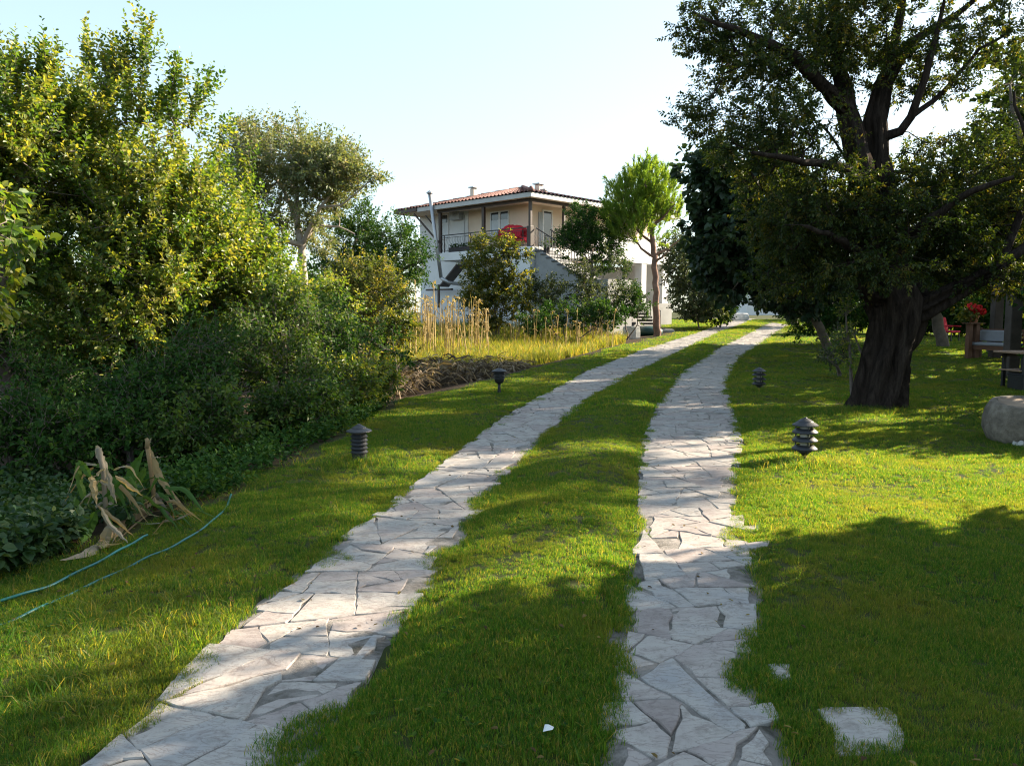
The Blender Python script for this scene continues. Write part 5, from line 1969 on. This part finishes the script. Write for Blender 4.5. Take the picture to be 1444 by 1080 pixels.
def pergola():
    p1, p2 = gp(1427, 19.0), gp(1403, 25.0)
    t = empty("pergola", p1)
    props(t, "dark timber pergola posts rising into the foliage at the right edge", "pergola")
    d = np.array([4.0, 0.6, 0])
    for p, w in ((p1, .27), (p2, .27), (p1 + d, .24), (p2 + d, .24)):
        q = p - p1
        part("post", M_WOODD, lambda b: (b.bar((q[0], q[1], q[2] - .2), (q[0], q[1], q[2] + 2.75 + (p1[2] - p[2])), w, w, up=(0, 1, 0)),), .02, parent=t)
    z = 2.75
    q = p2 - p1
    part("beam", M_WOODD, lambda b: b.bar((-.4, -.06, z + .08), (d[0] + .4, d[1], z + .08), .12, .17), .01, parent=t)
    part("beam", M_WOODD, lambda b: b.bar((q[0] - .4, q[1] - .06, z + .08), (q[0] + d[0] + .4, q[1] + d[1], z + .08), .12, .17), .01, parent=t)
    for k in range(8):
        f = k / 7
        part("rafter", M_WOODD, lambda b: b.bar((d[0] * f, d[1] * f - .4, z + .24), (q[0] + d[0] * f, q[1] + d[1] * f + .4, z + .24), .07, .14), parent=t)


pergola()


def bench(label, px, Y, rz, w=1.6, cush=M_CUSH, wood=M_WOODB, arm=True, h=.44, group=None):
    t = empty("garden_bench", gp(px, Y) + np.array([0, 0, .05]), rz)
    props(t, label, "bench", group)
    for sx in (-1, 1):
        for sy in (-1, 1):
            x, y = sx * w / 2, sy * .26
            part("leg", wood, lambda b: b.box((x - .045, y - .045, -.04), (x + .045, y + .045, .95 if sy > 0 else .64)), .006, parent=t)
        if arm:
            part("armrest", wood, lambda b: b.box((sx * w / 2 - .06, -.34, .642), (sx * w / 2 + .06, .21, .68)), .006, parent=t)
    for k in range(4):
        part("seat_slat", wood, lambda b: b.box((-w / 2 + .05, -.24 + k * .12, h - .06), (w / 2 - .05, -.14 + k * .12, h - .03)), parent=t)
    part("seat_rail", wood, lambda b: (b.box((-w / 2 + .05, -.30, h - .16), (w / 2 - .05, -.27, h - .03)),), parent=t)
    for k in range(3):
        part("back_slat", wood, lambda b: b.box((-w / 2 + .05, .235, .56 + k * .13), (w / 2 - .05, .265, .66 + k * .13)), parent=t)
    part("seat_cushion", cush, lambda b: b.box((-w / 2 + .08, -.28, h - .025), (w / 2 - .08, .2, h + .07)), .03, parent=t)
    part("back_cushion", cush, lambda b: b.box((-w / 2 + .08, .12, h + .1), (w / 2 - .08, .23, h + .44)), .03, parent=t)
    return t


bench("wooden bench with pale cushions beside the plant post", 1404, 24.2, math.radians(-70), 1.5)
bench("second wooden bench with blue cushions further right under the pergola", 1475, 23.5, math.radians(-80), 1.6, M_CUSHB, M_WOODD)
t = empty("garden_table", gp(1440, 26.5) + np.array([0, 0, .05]))
props(t, "white topped table under the pergola behind the benches", "table")
part("tabletop", M_TABLEW, lambda b: b.box((-1.0, -.4, .72), (1.3, .4, .77)), .01, parent=t)
for sx in (-.9, 1.2):
    for sy in (-.32, .32):
        part("leg", M_WOODD, lambda b: b.box((sx - .04, sy - .04, -.04), (sx + .04, sy + .04, .718)), parent=t)

t = empty("garden_table", gp(1463, 16.3) + np.array([0, 0, .03]), math.radians(4))
props(t, "tan wooden table with a lower shelf at the right edge behind the stone basin", "table")
for k in range(4):
    part("table_plank", M_WOODT, lambda b: b.box((-.68, -.38 + k * .19, .76), (.72, -.195 + k * .19, .80)), .006, parent=t)
part("apron", M_WOODD, lambda b: (b.box((-.56, -.3, .68), (.6, -.27, .757)), b.box((-.56, .27, .68), (.6, .3, .757))), parent=t)
for sx in (-.5, .56):
    for sy in (-.28, .28):
        part("leg", M_IRON, lambda b: b.box((sx - .03, sy - .03, -.04), (sx + .03, sy + .03, .757)), parent=t)
part("shelf_board", M_WOODT, lambda b: b.box((-.6, -.3, .40), (.64, .3, .425)), .004, parent=t)
t = empty("storage_box", gp(1470, 16.1) + np.array([0, 0, .03]), math.radians(4))
props(t, "black box under the tan table at the right edge", "box")
part("body", M_IRON, lambda b: b.box((-.55, -.22, 0), (.4, .22, .33)), .015, parent=t)
part("lid", M_IRON, lambda b: b.box((-.57, -.24, .333), (.42, .24, .36)), .01, parent=t)

# plant post with geranium
g = gp(1371, 24.6)
t = empty("plant_stand", g, .3)
props(t, "red brown wooden post stand carrying the geranium", "plant stand")
for sx in (-.15, .13):
    part("post", M_WOODB, lambda b: b.box((sx - .07, -.07, -.1), (sx + .07, .07, 1.12)), .008, parent=t)
part("shelf", M_WOODB, lambda b: b.box((-.28, -.18, 1.123), (.28, .18, 1.16)), .006, parent=t)
M_TERRA = mat_plain("terracotta", (0.36, 0.15, 0.09), .85, .2, 4)
M_PETAL = mat_plain("red_petal", (0.75, 0.02, 0.02), .6, .25, 8, bstr=0)
M_PETAL.node_tree.nodes["Principled BSDF"].inputs["Subsurface Weight"].default_value = 0.0
gt = empty("geranium", g + np.array([0, 0, 1.165]))
props(gt, "red flowering geranium in a pot on top of the wooden post stand", "potted plant")
part("pot", M_TERRA, lambda b: b.lathe([(.10, 0), (.15, .17), (.17, .175), (.17, .21), (.14, .21), (.13, .18)], n=16), parent=gt)
rng = np.random.default_rng(8)
P = rng.normal(0, 1, (150, 3)) * np.array([.17, .13, .10]) + np.array([-.12, 0, .24])
V, F, tt = leaves(rng, P, P * np.array([1, 1, .3]), np.full(150, .11), np.full(150, .10), wide=True)
link("foliage", np_mesh("foliage", V, F, tt), L_YELLOW, gt)
for k, (x, z) in enumerate(((-.10, .52), (.10, .46), (.22, .36), (.02, .42))):
    part("flower_stem", M_WOODB, lambda b: b.tube([(x * .3, 0, .2), (x * .8, -.02, z - .12), (x, -.03, z)], .006, 5), parent=gt)
    P = rng.normal(0, 1, (60, 3))
    P = unit(P) * .095 + np.array([x, -.03, z])
    V, F, tt = leaves(rng, P, P - np.array([x, -.03, z]), np.full(60, .07), np.full(60, .07), wide=True)
    link("flower_head", np_mesh("flower_head", V, F, tt), M_PETAL, gt)

# red chair far across the right lawn
t = empty("garden_chair", gp(1338, 33) + np.array([0, 0, .04]), .5)
props(t, "red garden chair far across the right lawn in the shade", "chair")
part("seat", M_RED, lambda b: b.box((-.3, -.28, .38), (.3, .28, .46)), .02, parent=t)
part("backrest", M_RED, lambda b: b.bar((0, .26, .44), (0, .42, 1.0), .6, .07, up=(0, 1, 0)), .02, parent=t)
for sx in (-.26, .26):
    for sy in (-.24, .26):
        part("leg", M_IRON, lambda b: b.bar((sx, sy, -.03), (sx, sy, .378), .04, .04, up=(0, 1, 0)), parent=t)
    part("armrest", M_RED, lambda b: b.bar((sx * 1.15, -.28, .64), (sx * 1.15, .3, .66), .06, .04), parent=t)

# things by the house
pot_plant(world_of(.62, -.55, ZB - rise * 2), "flower pot on the top steps of the outside stairs", .17, .3, 3, L_DARK)
pot_plant(world_of(2.3, .42, ZB), "pot with reddish leaves on the balcony by the door", .16, .3, 4, L_OLD, 90, .14)
pot_plant(world_of(3.2, .42, ZB), "larger leafy pot on the balcony right of the door", .2, .35, 5, L_DARK, 140, .16)
y5, _ = on_left(650, 350, .35)
t = empty("planter_box", world_of(.36, y5, ZB), HANG)
props(t, "long dark planter box behind the balcony railing", "planter")
part("box", M_POT, lambda b: b.box((-.13, -.9, 0.0), (.13, .9, .28)), .01, parent=t)
rng = np.random.default_rng(77)
P = rng.random((160, 3)) * np.array([.2, 1.7, .14]) + np.array([-.1, -.85, .28])
V, F, tt = leaves(rng, P, rng.normal(0, 1, (160, 3)) + np.array([0, 0, 1.0]), np.full(160, .13), np.full(160, .07))
link("foliage", np_mesh("foliage", V, F, tt), L_DARK, t)

t = empty("plastic_chair", world_of(xp - .9, .7, ZF), HANG + .4)
props(t, "blue plastic chair on the ground floor porch of the house", "chair")
part("seat", M_BLUE, lambda b: b.box((-.22, -.22, .40), (.22, .22, .44)), .01, parent=t)
part("backrest", M_BLUE, lambda b: [b.bar((-.19 + k * .095, .21, .44), (-.19 + k * .095, .29, .86), .06, .02, up=(0, 1, 0)) for k in range(5)] + [b.bar((-.22, .29, .86), (.22, .29, .86), .05, .06)], parent=t)
for sx in (-.19, .19):
    for sy in (-.19, .19):
        part("leg", M_BLUE, lambda b: b.bar((sx, sy, 0), (sx * .95, sy * .95, .40), .04, .04, up=(0, 1, 0)), parent=t)

M_WHITEST = mat_plain("whitewashed_stone", (0.55, 0.55, 0.54), .9, .25, 5, bstr=.5)


def rough_block(name, label, cat, px, py, Y, size, seed, rz=0, mat=M_WHITEST, group=None):
    rng = random.Random(seed)
    b = MB()
    sx, sy, sz = size
    V, F = [], []
    n = 10
    for j, (f, z) in enumerate(((.9, -.06), (1, .15), (1.02, .55), (.96, .9), (.8, 1.0))):
        for k in range(n):
            a = 2 * PI * k / n
            q = f * (1 + (rng.random() - .5) * .12) / max(abs(math.cos(a)), abs(math.sin(a))) ** .75
            V.append((q * sx / 2 * math.cos(a), q * sy / 2 * math.sin(a), z * sz * (1 + (rng.random() - .5) * .06)))
    for j in range(4):
        for k in range(n):
            F.append((j * n + k, j * n + (k + 1) % n, (j + 1) * n + (k + 1) % n, (j + 1) * n + k))
    F.append(tuple(range(4 * n, 5 * n)))
    b.add(V, F)
    o = b.build(name, mat)
    o.location = gp(px, Y) + np.array([0, 0, .05])
    o.rotation_euler = (0, 0, rz)
    soft(o, .01)
    return props(o, label, cat, group)


rough_block("stone_block", "big whitewashed stone block at the corner of the vegetable bed", "stone", 890, 468, 36.5, (.75, .5, .62), 2, .2)
rough_block("stone_block", "small white stone beside the big whitewashed block", "stone", 872, 470, 36.0, (.42, .35, .34), 3)
rough_block("stone_block", "flat pale stone in the grass below the pine", "stone", 940, 462, 40, (.7, .4, .16), 4, mat=M_GREYW)
rough_block("stone_block", "pair of low white stones where the left track ends", "stone", 1042, 442, 56, (1.2, .6, .5), 5)
t = empty("grow_bag", gp(915, 38.5) + np.array([0, 0, .04]), .1)
props(t, "dark green sack lying below the pine tree", "sack")
part("body", mat_plain("dark_green_plastic", (.015, .05, .045), .4, .2, 4), lambda b: b.lathe([(.55, 0), (.7, .12), (.66, .3), (.4, .44), (.1, .46)], n=14, wob=.12, seed=8), parent=t, smooth=True)

# white building glimpsed beyond the end of the tracks
t = empty("far_building", gp(1082, 84) + np.array([0, 0, 0]), .2)
props(t, "small white building glimpsed beyond the end of the drive", "building")
part("wall", M_WHITE, lambda b: b.box((-3.5, -2, -.5), (3.5, 3, 2.9)), parent=t)
part("roof", M_TILE, lambda b: b.add([(-3.9, -2.4, 2.9), (3.9, -2.4, 2.9), (3.9, 3.4, 2.9), (-3.9, 3.4, 2.9), (-3.9, .5, 4.2), (3.9, .5, 4.2)], [(0, 1, 5, 4), (2, 3, 4, 5), (0, 4, 3), (1, 2, 5), (3, 2, 1, 0)]), parent=t)
part("door", M_BROWN, lambda b: b.box((.6, -2.04, -.3), (1.6, -2.003, 1.8)), parent=t)

# ------------------------------------------------------------------ garden hose
M_HOSE, _nt, _b, _ = new_mat("teal_hose")
_b.inputs["Base Color"].default_value = (0.012, 0.13, 0.125, 1)
_b.inputs["Roughness"].default_value = .35


def hose(label, pix, lift):
    ctrl = np.array([ground(x, y) for x, y in pix])
    s = np.linspace(0, len(ctrl) - 1, len(ctrl) * 14)
    P = []
    for v in s:                                   # Catmull-Rom
        i = min(int(v), len(ctrl) - 2)
        t = v - i
        p0, p1, p2, p3 = ctrl[max(i - 1, 0)], ctrl[i], ctrl[i + 1], ctrl[min(i + 2, len(ctrl) - 1)]
        q = .5 * ((2 * p1) + (-p0 + p2) * t + (2 * p0 - 5 * p1 + 4 * p2 - p3) * t * t + (-p0 + 3 * p1 - 3 * p2 + p3) * t ** 3)
        q = np.array([q[0], q[1], hz(q[0], q[1]) + lift + .004 * math.sin(v * 5)])
        P.append(q)
    b = MB()
    b.tube(P, .0085, 8)
    return props(b.build("garden_hose", M_HOSE, smooth=True), label, "garden hose", "teal hoses across the left lawn")


hose("teal garden hose curving over the left lawn edge past the ruined maize, front one", [(326, 702), (318, 722), (290, 748), (255, 770), (210, 790), (160, 815), (90, 850), (30, 880), (-30, 905)], .014)
hose("teal garden hose running behind the front one under the dry maize leaves", [(208, 762), (185, 775), (150, 795), (95, 825), (40, 848), (-30, 868)], .03)

# ------------------------------------------------------------------ ruined maize plants
def mat_strap(name, c0, c1, trans=.3):
    return mat_leaf(name, [(0, c0), (1, c1)], trans, rough=.6, spec=.2)


M_DRY = mat_strap("dry_maize_leaf", (0.20, 0.135, 0.075), (0.42, 0.31, 0.17))
M_DRYG = mat_strap("grey_dry_leaf", (0.18, 0.15, 0.11), (0.34, 0.29, 0.22))
M_MGREEN = mat_strap("green_maize_leaf", (0.04, 0.105, 0.02), (0.10, 0.17, 0.03), .35)
M_STALK = mat_strap("maize_stalk", (0.16, 0.09, 0.05), (0.34, 0.24, 0.11), .05)


def strap(root, mat, pix, Y, w, name="leaf", fold=.3, twist=0.6, tint=.5, dz=0):
    base = np.array(root.location)
    n = len(pix)
    P = []
    for x, y in pix:
        q, g = at(x, y, Y), ground(x, y)
        P.append((q if q[1] < g[1] else g + np.array([0, 0, .035])) - base)
    P = np.array(P)
    tt = np.linspace(0, n - 1, n * 4)
    Q = np.stack([np.interp(tt, np.arange(n), P[:, c]) for c in range(3)], 1)
    k = np.ones(3) / 3
    for c in range(3):
        Q[1:-1, c] = np.convolve(Q[:, c], k, 'valid')
    u = np.linspace(0, 1, len(Q))
    wid = w * np.clip(np.minimum(u * 5 + .25, (1 - u) * 2.4 + .06), 0, 1)
    rg = np.random.default_rng(int(abs(pix[0][0] * 7 + pix[-1][1] * 13)) + len(pix))
    Q[1:] += rg.normal(0, .003, Q[1:].shape)
    wid = wid * rg.uniform(.85, 1.12, len(wid))
    b = MB()
    b.ribbon(Q, wid, (1, .25, .1), fold * rg.uniform(.5, 2.2), tint, twist)
    return b.build(name, mat, root)


def stalk(root, mat, pix, Y, r0, r1, name="stalk"):
    base = np.array(root.location)
    P = [at(x, y, Y) - base for x, y in pix]
    b = MB()
    b.tube(P, list(np.linspace(r0, r1, len(P))), 8, tint=.5)
    return b.build(name, mat, root, True)


Ym = 6.05
r1 = empty("maize_plant", ground(219, 722))
props(r1, "broken maize plant with a red brown snapped stalk, nearest the hose", "maize plant", "ruined maize plants at the lawn edge")
Y1 = float(r1.location.y)
stalk(r1, M_STALK, [(219, 722), (216, 690), (212, 655), (208, 628)], Y1, .018, .02)
stalk(r1, M_DRY, [(208, 632), (208, 622), (206, 618)], Y1, .022, .014, "stalk_end")
strap(r1, M_DRY, [(210, 632), (222, 668), (240, 695), (262, 718)], Y1, .055, tint=.6)
strap(r1, M_DRY, [(230, 710), (205, 712), (180, 735), (165, 760), (140, 772)], Y1 - .15, .12, tint=.3, twist=1.2)
strap(r1, M_DRY, [(250, 735), (270, 726), (287, 727)], Y1 - .2, .05, tint=.8)
strap(r1, M_DRYG, [(209, 630), (211, 622), (214, 617)], Y1, .015)
strap(r1, M_DRYG, [(215, 644), (226, 645), (236, 643)], Y1, .016)
strap(r1, M_MGREEN, [(206, 660), (196, 680), (190, 705), (186, 728)], Y1 - .1, .04, tint=.8)
r2 = empty("maize_plant", ground(183, 728))
props(r2, "broken maize plant with one wide upright green leaf", "maize plant", "ruined maize plants at the lawn edge")
Y2 = float(r2.location.y)
strap(r2, M_MGREEN, [(172, 726), (180, 690), (190, 660), (203, 634)], Y2, .085, tint=.3, twist=.2, fold=.5)
strap(r2, M_MGREEN, [(182, 726), (183, 705), (196, 672), (206, 655)], Y2 + .1, .04, tint=.6)
stalk(r2, M_STALK, [(180, 730), (183, 715), (186, 700)], Y2, .017, .014)
strap(r2, M_DRYG, [(200, 738), (225, 745), (250, 742), (272, 722)], Y2 - .25, .028)
strap(r2, M_MGREEN, [(148, 720), (170, 735), (195, 745), (222, 746)], Y2 - .2, .03, tint=.9)
r3 = empty("maize_plant", ground(145, 752))
props(r3, "broken maize plant with a grey shredded top and drooping green leaves", "maize plant", "ruined maize plants at the lawn edge")
Y3 = float(r3.location.y)
stalk(r3, M_DRYG, [(150, 745), (148, 700), (146, 665), (139, 632)], Y3, .017, .02)
strap(r3, M_DRYG, [(136, 628), (142, 645), (150, 668), (157, 700)], Y3, .05, tint=.9)
strap(r3, M_DRYG, [(150, 660), (158, 688), (164, 710)], Y3 - .1, .03, tint=.4)
strap(r3, M_MGREEN, [(128, 672), (110, 648), (112, 680), (120, 705), (130, 724)], Y3, .05, tint=.8)
strap(r3, M_MGREEN, [(128, 672), (118, 656), (108, 648)], Y3 - .1, .05, tint=.4)
strap(r3, M_DRY, [(128, 670), (133, 690), (137, 712)], Y3 - .1, .045, tint=.9)
strap(r3, M_MGREEN, [(134, 722), (128, 742), (118, 765), (112, 780)], Y3 - .2, .07, tint=.2)
strap(r3, M_MGREEN, [(135, 685), (148, 688), (158, 705), (161, 710)], Y3, .03, tint=.7)
strap(r3, M_DRYG, [(142, 715), (152, 738), (168, 752), (184, 768)], Y3 - .3, .03, tint=.9)
strap(r3, M_DRYG, [(155, 740), (145, 765), (125, 790), (85, 800)], Y3 - .3, .07, tint=.6, twist=1.0)
strap(r3, M_DRY, [(160, 768), (145, 775), (150, 780), (175, 775)], Y3 - .35, .06, tint=1.0)
strap(r3, M_DRYG, [(148, 660), (138, 670), (130, 674)], Y3 - .05, .02, tint=.9)


# torn leaves hanging and lying round the three plants
def litter(root, seed, n, cx, mats):
    rng = np.random.default_rng(seed)
    for k in range(n):
        x0, y0 = cx + rng.normal(0, 20), rng.uniform(655, 730)
        sx = rng.choice([-1, 1])
        L = rng.uniform(25, 75)
        mid = (x0 + sx * L * rng.uniform(.2, .6), y0 + rng.uniform(-12, 26))
        end = (x0 + sx * L, min(y0 + rng.uniform(18, 70), 792 - .22 * (x0 + sx * L - 90)))
        strap(root, mats[rng.integers(len(mats))], [(x0, y0), mid, end], float(root.location.y) + rng.normal(0, .08), rng.uniform(.012, .042), tint=rng.random(), twist=rng.normal(0, 1.6))


litter(r1, 1, 20, 225, [M_DRY, M_DRY, M_DRYG, M_MGREEN])
litter(r2, 2, 14, 185, [M_DRY, M_MGREEN, M_MGREEN])
litter(r3, 3, 20, 145, [M_DRYG, M_DRYG, M_DRY, M_MGREEN])

# ------------------------------------------------------------------ low plants in the bed on the left
def bed_plants():
    rng = np.random.default_rng(61)
    P = []
    while len(P) < 760:
        px, py = rng.random() * 330 - 40, 660 + rng.random() * 190
        g = ground0(px, py)
        if g[0] > BED(g[1]) - .1:
            continue
        if px > 90 and rng.random() < .93:
            continue
        P.append((g[0], g[1], hz(g[0], g[1]) + .05))
    P = np.array(P)
    td = np.tile(np.array([0, 0, 1.0]), (len(P), 1))
    V, F, t, o, e = shoots(rng, P, td, np.array([-3, 6, -2.0]), 3, .2, 7, .075, .06, up=.5, out=.2, spread=.7, droop=.5, wide=True)
    o = link("bean_plants", np_mesh("bean_plants", V, F, t), L_BED)
    props(o, "low leafy green plants covering the dark bed at the lower left", "bean plants", kind="stuff")


bed_plants()


def undergrowth():
    """mixed weeds and fallen leaves under the fruit trees"""
    rng = np.random.default_rng(62)
    P = []
    while len(P) < 1000:
        Y = 6.5 + 14 * rng.random() ** 1.3
        X = float(BED(Y)) + .08 - abs(rng.normal(0, 1.5))
        if X > (540 - CX) / F_PX * Y:
            continue
        P.append((X, Y, hz(X, Y) + .03))
    P = np.array(P)
    td = np.tile(np.array([0, 0, 1.0]), (len(P), 1))
    V, F, t, o, e = shoots(rng, P, td, np.array([-3, 9, -3.0]), 3, .22, 6, .06, .035, up=.6, out=.2, spread=.7, droop=.3, wide=True)
    o = link("undergrowth", np_mesh("undergrowth", V, F, t), L_DARK)
    props(o, "dark weedy undergrowth at the foot of the fruit trees", "undergrowth", kind="stuff")


undergrowth()


# ------------------------------------------------------------------ dry maize row
M_STRAW = mat_leaf("straw", [(0, (0.24, 0.165, 0.07)), (.6, (0.42, 0.31, 0.13)), (1, (0.54, 0.43, 0.19))], .2, rough=.6, spec=.2)
M_BROWNLEAF = mat_leaf("brown_dead_leaf", [(0, (0.06, 0.045, 0.032)), (.4, (0.19, 0.145, 0.10)), (1, (0.38, 0.30, 0.21))], .15, rough=.8, spec=.1)


def dry_stalk_mesh(seed):
    rng = np.random.default_rng(seed)
    b = MB()
    H = 1.0
    lean = rng.normal(0, .05, 2)
    pts = [(lean[0] * t * t, lean[1] * t * t + .01 * math.sin(t * 9), H * t) for t in np.linspace(0, 1, 7)]
    b.tube(pts, list(np.linspace(.011, .006, 7)), 5, tint=.5 + .3 * rng.random())
    for k in range(rng.integers(3, 6)):                # withered leaves, most near the top
        t = 1 - .5 * rng.random() ** 2
        p = np.array([lean[0] * t * t, lean[1] * t * t, H * t])
        a = rng.random() * 6.28
        d = np.array([math.cos(a), math.sin(a), 0])
        L = .05 + .07 * rng.random()
        q = [p, p + d * L * .4 + np.array([0, 0, L * .35]), p + d * L * .8 + np.array([0, 0, L * .2 * rng.normal()]), p + d * L + np.array([0, 0, L * .5 * rng.normal()])]
        b.ribbon(q, [.012, .03, .022, .004], np.cross(d, (0, 0, 1)), .4, rng.random(), rng.normal(0, .8))
    return b.mesh("dry_stalk")


STALKS = [dry_stalk_mesh(300 + k) for k in range(7)]
for me in STALKS:
    me.materials.append(M_STRAW)
rng = np.random.default_rng(63)
spots = [(545, 512, 425), (552, 510, 430), (578, 512, 410), (588, 510, 395), (602, 508, 430), (612, 508, 400), (630, 506, 418), (640, 506, 420), (584, 508, 440), (560, 512, 448)]
for _ in range(85):
    spots.append((rng.uniform(560, 690), rng.uniform(488, 508), rng.uniform(418, 452)))
for _ in range(85):
    spots.append((rng.uniform(690, 865), rng.uniform(472, 492), rng.uniform(436, 462)))
for k, (px, py, ptop) in enumerate(spots):
    g = ground0(px, py)
    if g[0] > BED(g[1]) - .2:
        g[0] = BED(g[1]) - .2 - .4 * rng.random()
    z = hz(g[0], g[1])
    h = max(.5, at(px, ptop, g[1])[2] - z)
    o = bpy.data.objects.new("dry_maize_stalk", STALKS[k % len(STALKS)])
    COL.objects.link(o)
    o.location = (g[0], g[1], z - .02)
    o.rotation_euler = (rng.normal(0, .03), rng.normal(0, .03), rng.random() * 6.28)
    w_ = 1.2 + .7 * rng.random()
    o.scale = (w_, w_, h)
    if k == 3:
        lab = "tallest dry maize stalk of the row left of the house shrubs"
    else:
        lab = "dry straw coloured maize stalk standing in the row above the tall grass"
    props(o, lab, "maize stalk", "dry maize stalks in the row before the house")


def heap():
    rng = np.random.default_rng(64)
    top = lambda px: np.interp(px, [545, 575, 620, 660, 700, 740], [.30, .52, .62, .42, .30, .12])
    b = MB()
    for _ in range(1500):
        px = rng.uniform(548, 742)
        base = np.interp(px, [548, 600, 650, 742], [552, 540, 534, 518])
        g = ground0(px, base - rng.random() * 16)
        z = hz(g[0], g[1]) + float(top(px)) * rng.random() ** .8
        p = np.array([g[0], g[1] + rng.normal(0, .2), z + .02])
        a = rng.random() * 6.28
        d = np.array([math.cos(a), math.sin(a) * .8, rng.normal(-.05, .3)])
        L = rng.uniform(.15, .5)
        side = np.cross(d, rng.normal(0, 1, 3))
        q = [p, p + d * L * .35 + np.array([0, 0, .05]), p + d * L * .7, p + d * L - np.array([0, 0, .06])]
        w = rng.uniform(.02, .05)
        b.ribbon(q, [w * .5, w, w * .8, w * .1], side, .4, rng.random() ** 1.5, rng.normal(0, 1))
    # packed core
    c0 = ground0(560, 540)
    core = []
    for px in np.linspace(556, 735, 16):
        base = np.interp(px, [548, 600, 650, 742], [545, 533, 527, 512])
        g = ground0(px, base)
        core.append((g, float(top(px)) * .72))
    V, F = [], []
    for g, h in core:
        for k in range(7):
            a = PI * k / 6
            V.append((g[0] + rng.normal(0, .03), g[1] - .55 * math.cos(a), hz(g[0], g[1]) - .05 + h * math.sin(a) * rng.uniform(.85, 1.1)))
    for i in range(len(core) - 1):
        for k in range(6):
            o = i * 7 + k
            F.append((o, o + 7, o + 8, o + 1))
    b.add(V, F, .05)
    o = b.build("dry_leaf_heap", M_BROWNLEAF)
    props(o, "long low heap of cut brown maize stalks and leaves at the bed edge", "heap", kind="stuff")


heap()

# fallen leaves on lawn and paving
M_FALLEN = mat_leaf("fallen_leaf", [(0, (0.06, 0.035, 0.018)), (.6, (0.13, 0.085, 0.035)), (1, (0.22, 0.17, 0.05))], .15, rough=.8, spec=.1)


def fallen():
    rng = np.random.default_rng(65)
    n = 1300
    Y = 2.2 + 22 * rng.random(n) ** 1.5
    X = (rng.random(n) * 2 - 1) * (Y * .66 + .3)
    keep = (X > BED(Y) - .3) & (vnoise(X * .9, Y * .9, 81) > .42)
    X, Y = X[keep], Y[keep]
    n = len(X)
    P = np.stack([X, Y, hgt(X, Y) + np.where(track_mask(X, Y), .018, .036)], 1)
    a = rng.random(n) * 6.28
    D = np.stack([np.cos(a), np.sin(a), rng.normal(0, .15, n)], 1)
    L = rng.uniform(.018, .04, n)
    V, F, t = leaves(rng, P, D, L, L * .5, up=1.5, droop=0, wide=True)
    o = link("fallen_leaves", np_mesh("fallen_leaves", V, F, t), M_FALLEN)
    props(o, "dry fallen leaves scattered over the lawn and the paving", "fallen leaves", kind="stuff")


fallen()


def lawn_weeds():
    """broad leaved rosettes and clover patches in the turf"""
    rng = np.random.default_rng(67)
    n = 2600
    Y = 2.2 + 15 * rng.random(n) ** 1.4
    X = (rng.random(n) * 2 - 1) * (Y * .66 + .3)
    keep = (X > BED(Y)) & (vnoise(X * 1.1, Y * 1.1, 83) > .56) & ~track_mask(X, Y, .03)
    P = np.stack([X[keep], Y[keep], hgt(X[keep], Y[keep]) + .018], 1)
    m = 7
    T = len(P)
    a = rng.random((T, m)) * 6.28
    D = np.stack([np.cos(a), np.sin(a), .25 + .5 * rng.random((T, m))], -1).reshape(-1, 3)
    L = np.repeat(rng.uniform(.012, .028, T), m)
    V, F, t = leaves(rng, np.repeat(P, m, 0), D, L, L * rng.uniform(.35, .75, T * m), up=1.2, droop=.1, wide=True)
    o = link("lawn_weeds", np_mesh("lawn_weeds", V, F, t), M_LAWN)
    props(o, "small broad leaved weeds and clover growing in the lawn", "weeds", kind="stuff")


lawn_weeds()

# scraps on the grass
t = MB()
g = ground(773, 1054)
t.add([(-.02, -.012, .0), (.016, -.016, .01), (.022, .014, .004), (-.012, .018, .012), (0, 0, .022)], [(0, 1, 4), (1, 2, 4), (2, 3, 4), (3, 0, 4)])
o = t.build("paper_scrap", M_PVC)
o.location = g + np.array([0, 0, .035])
props(o, "tiny crumpled white scrap on the grass strip at the bottom", "scrap")
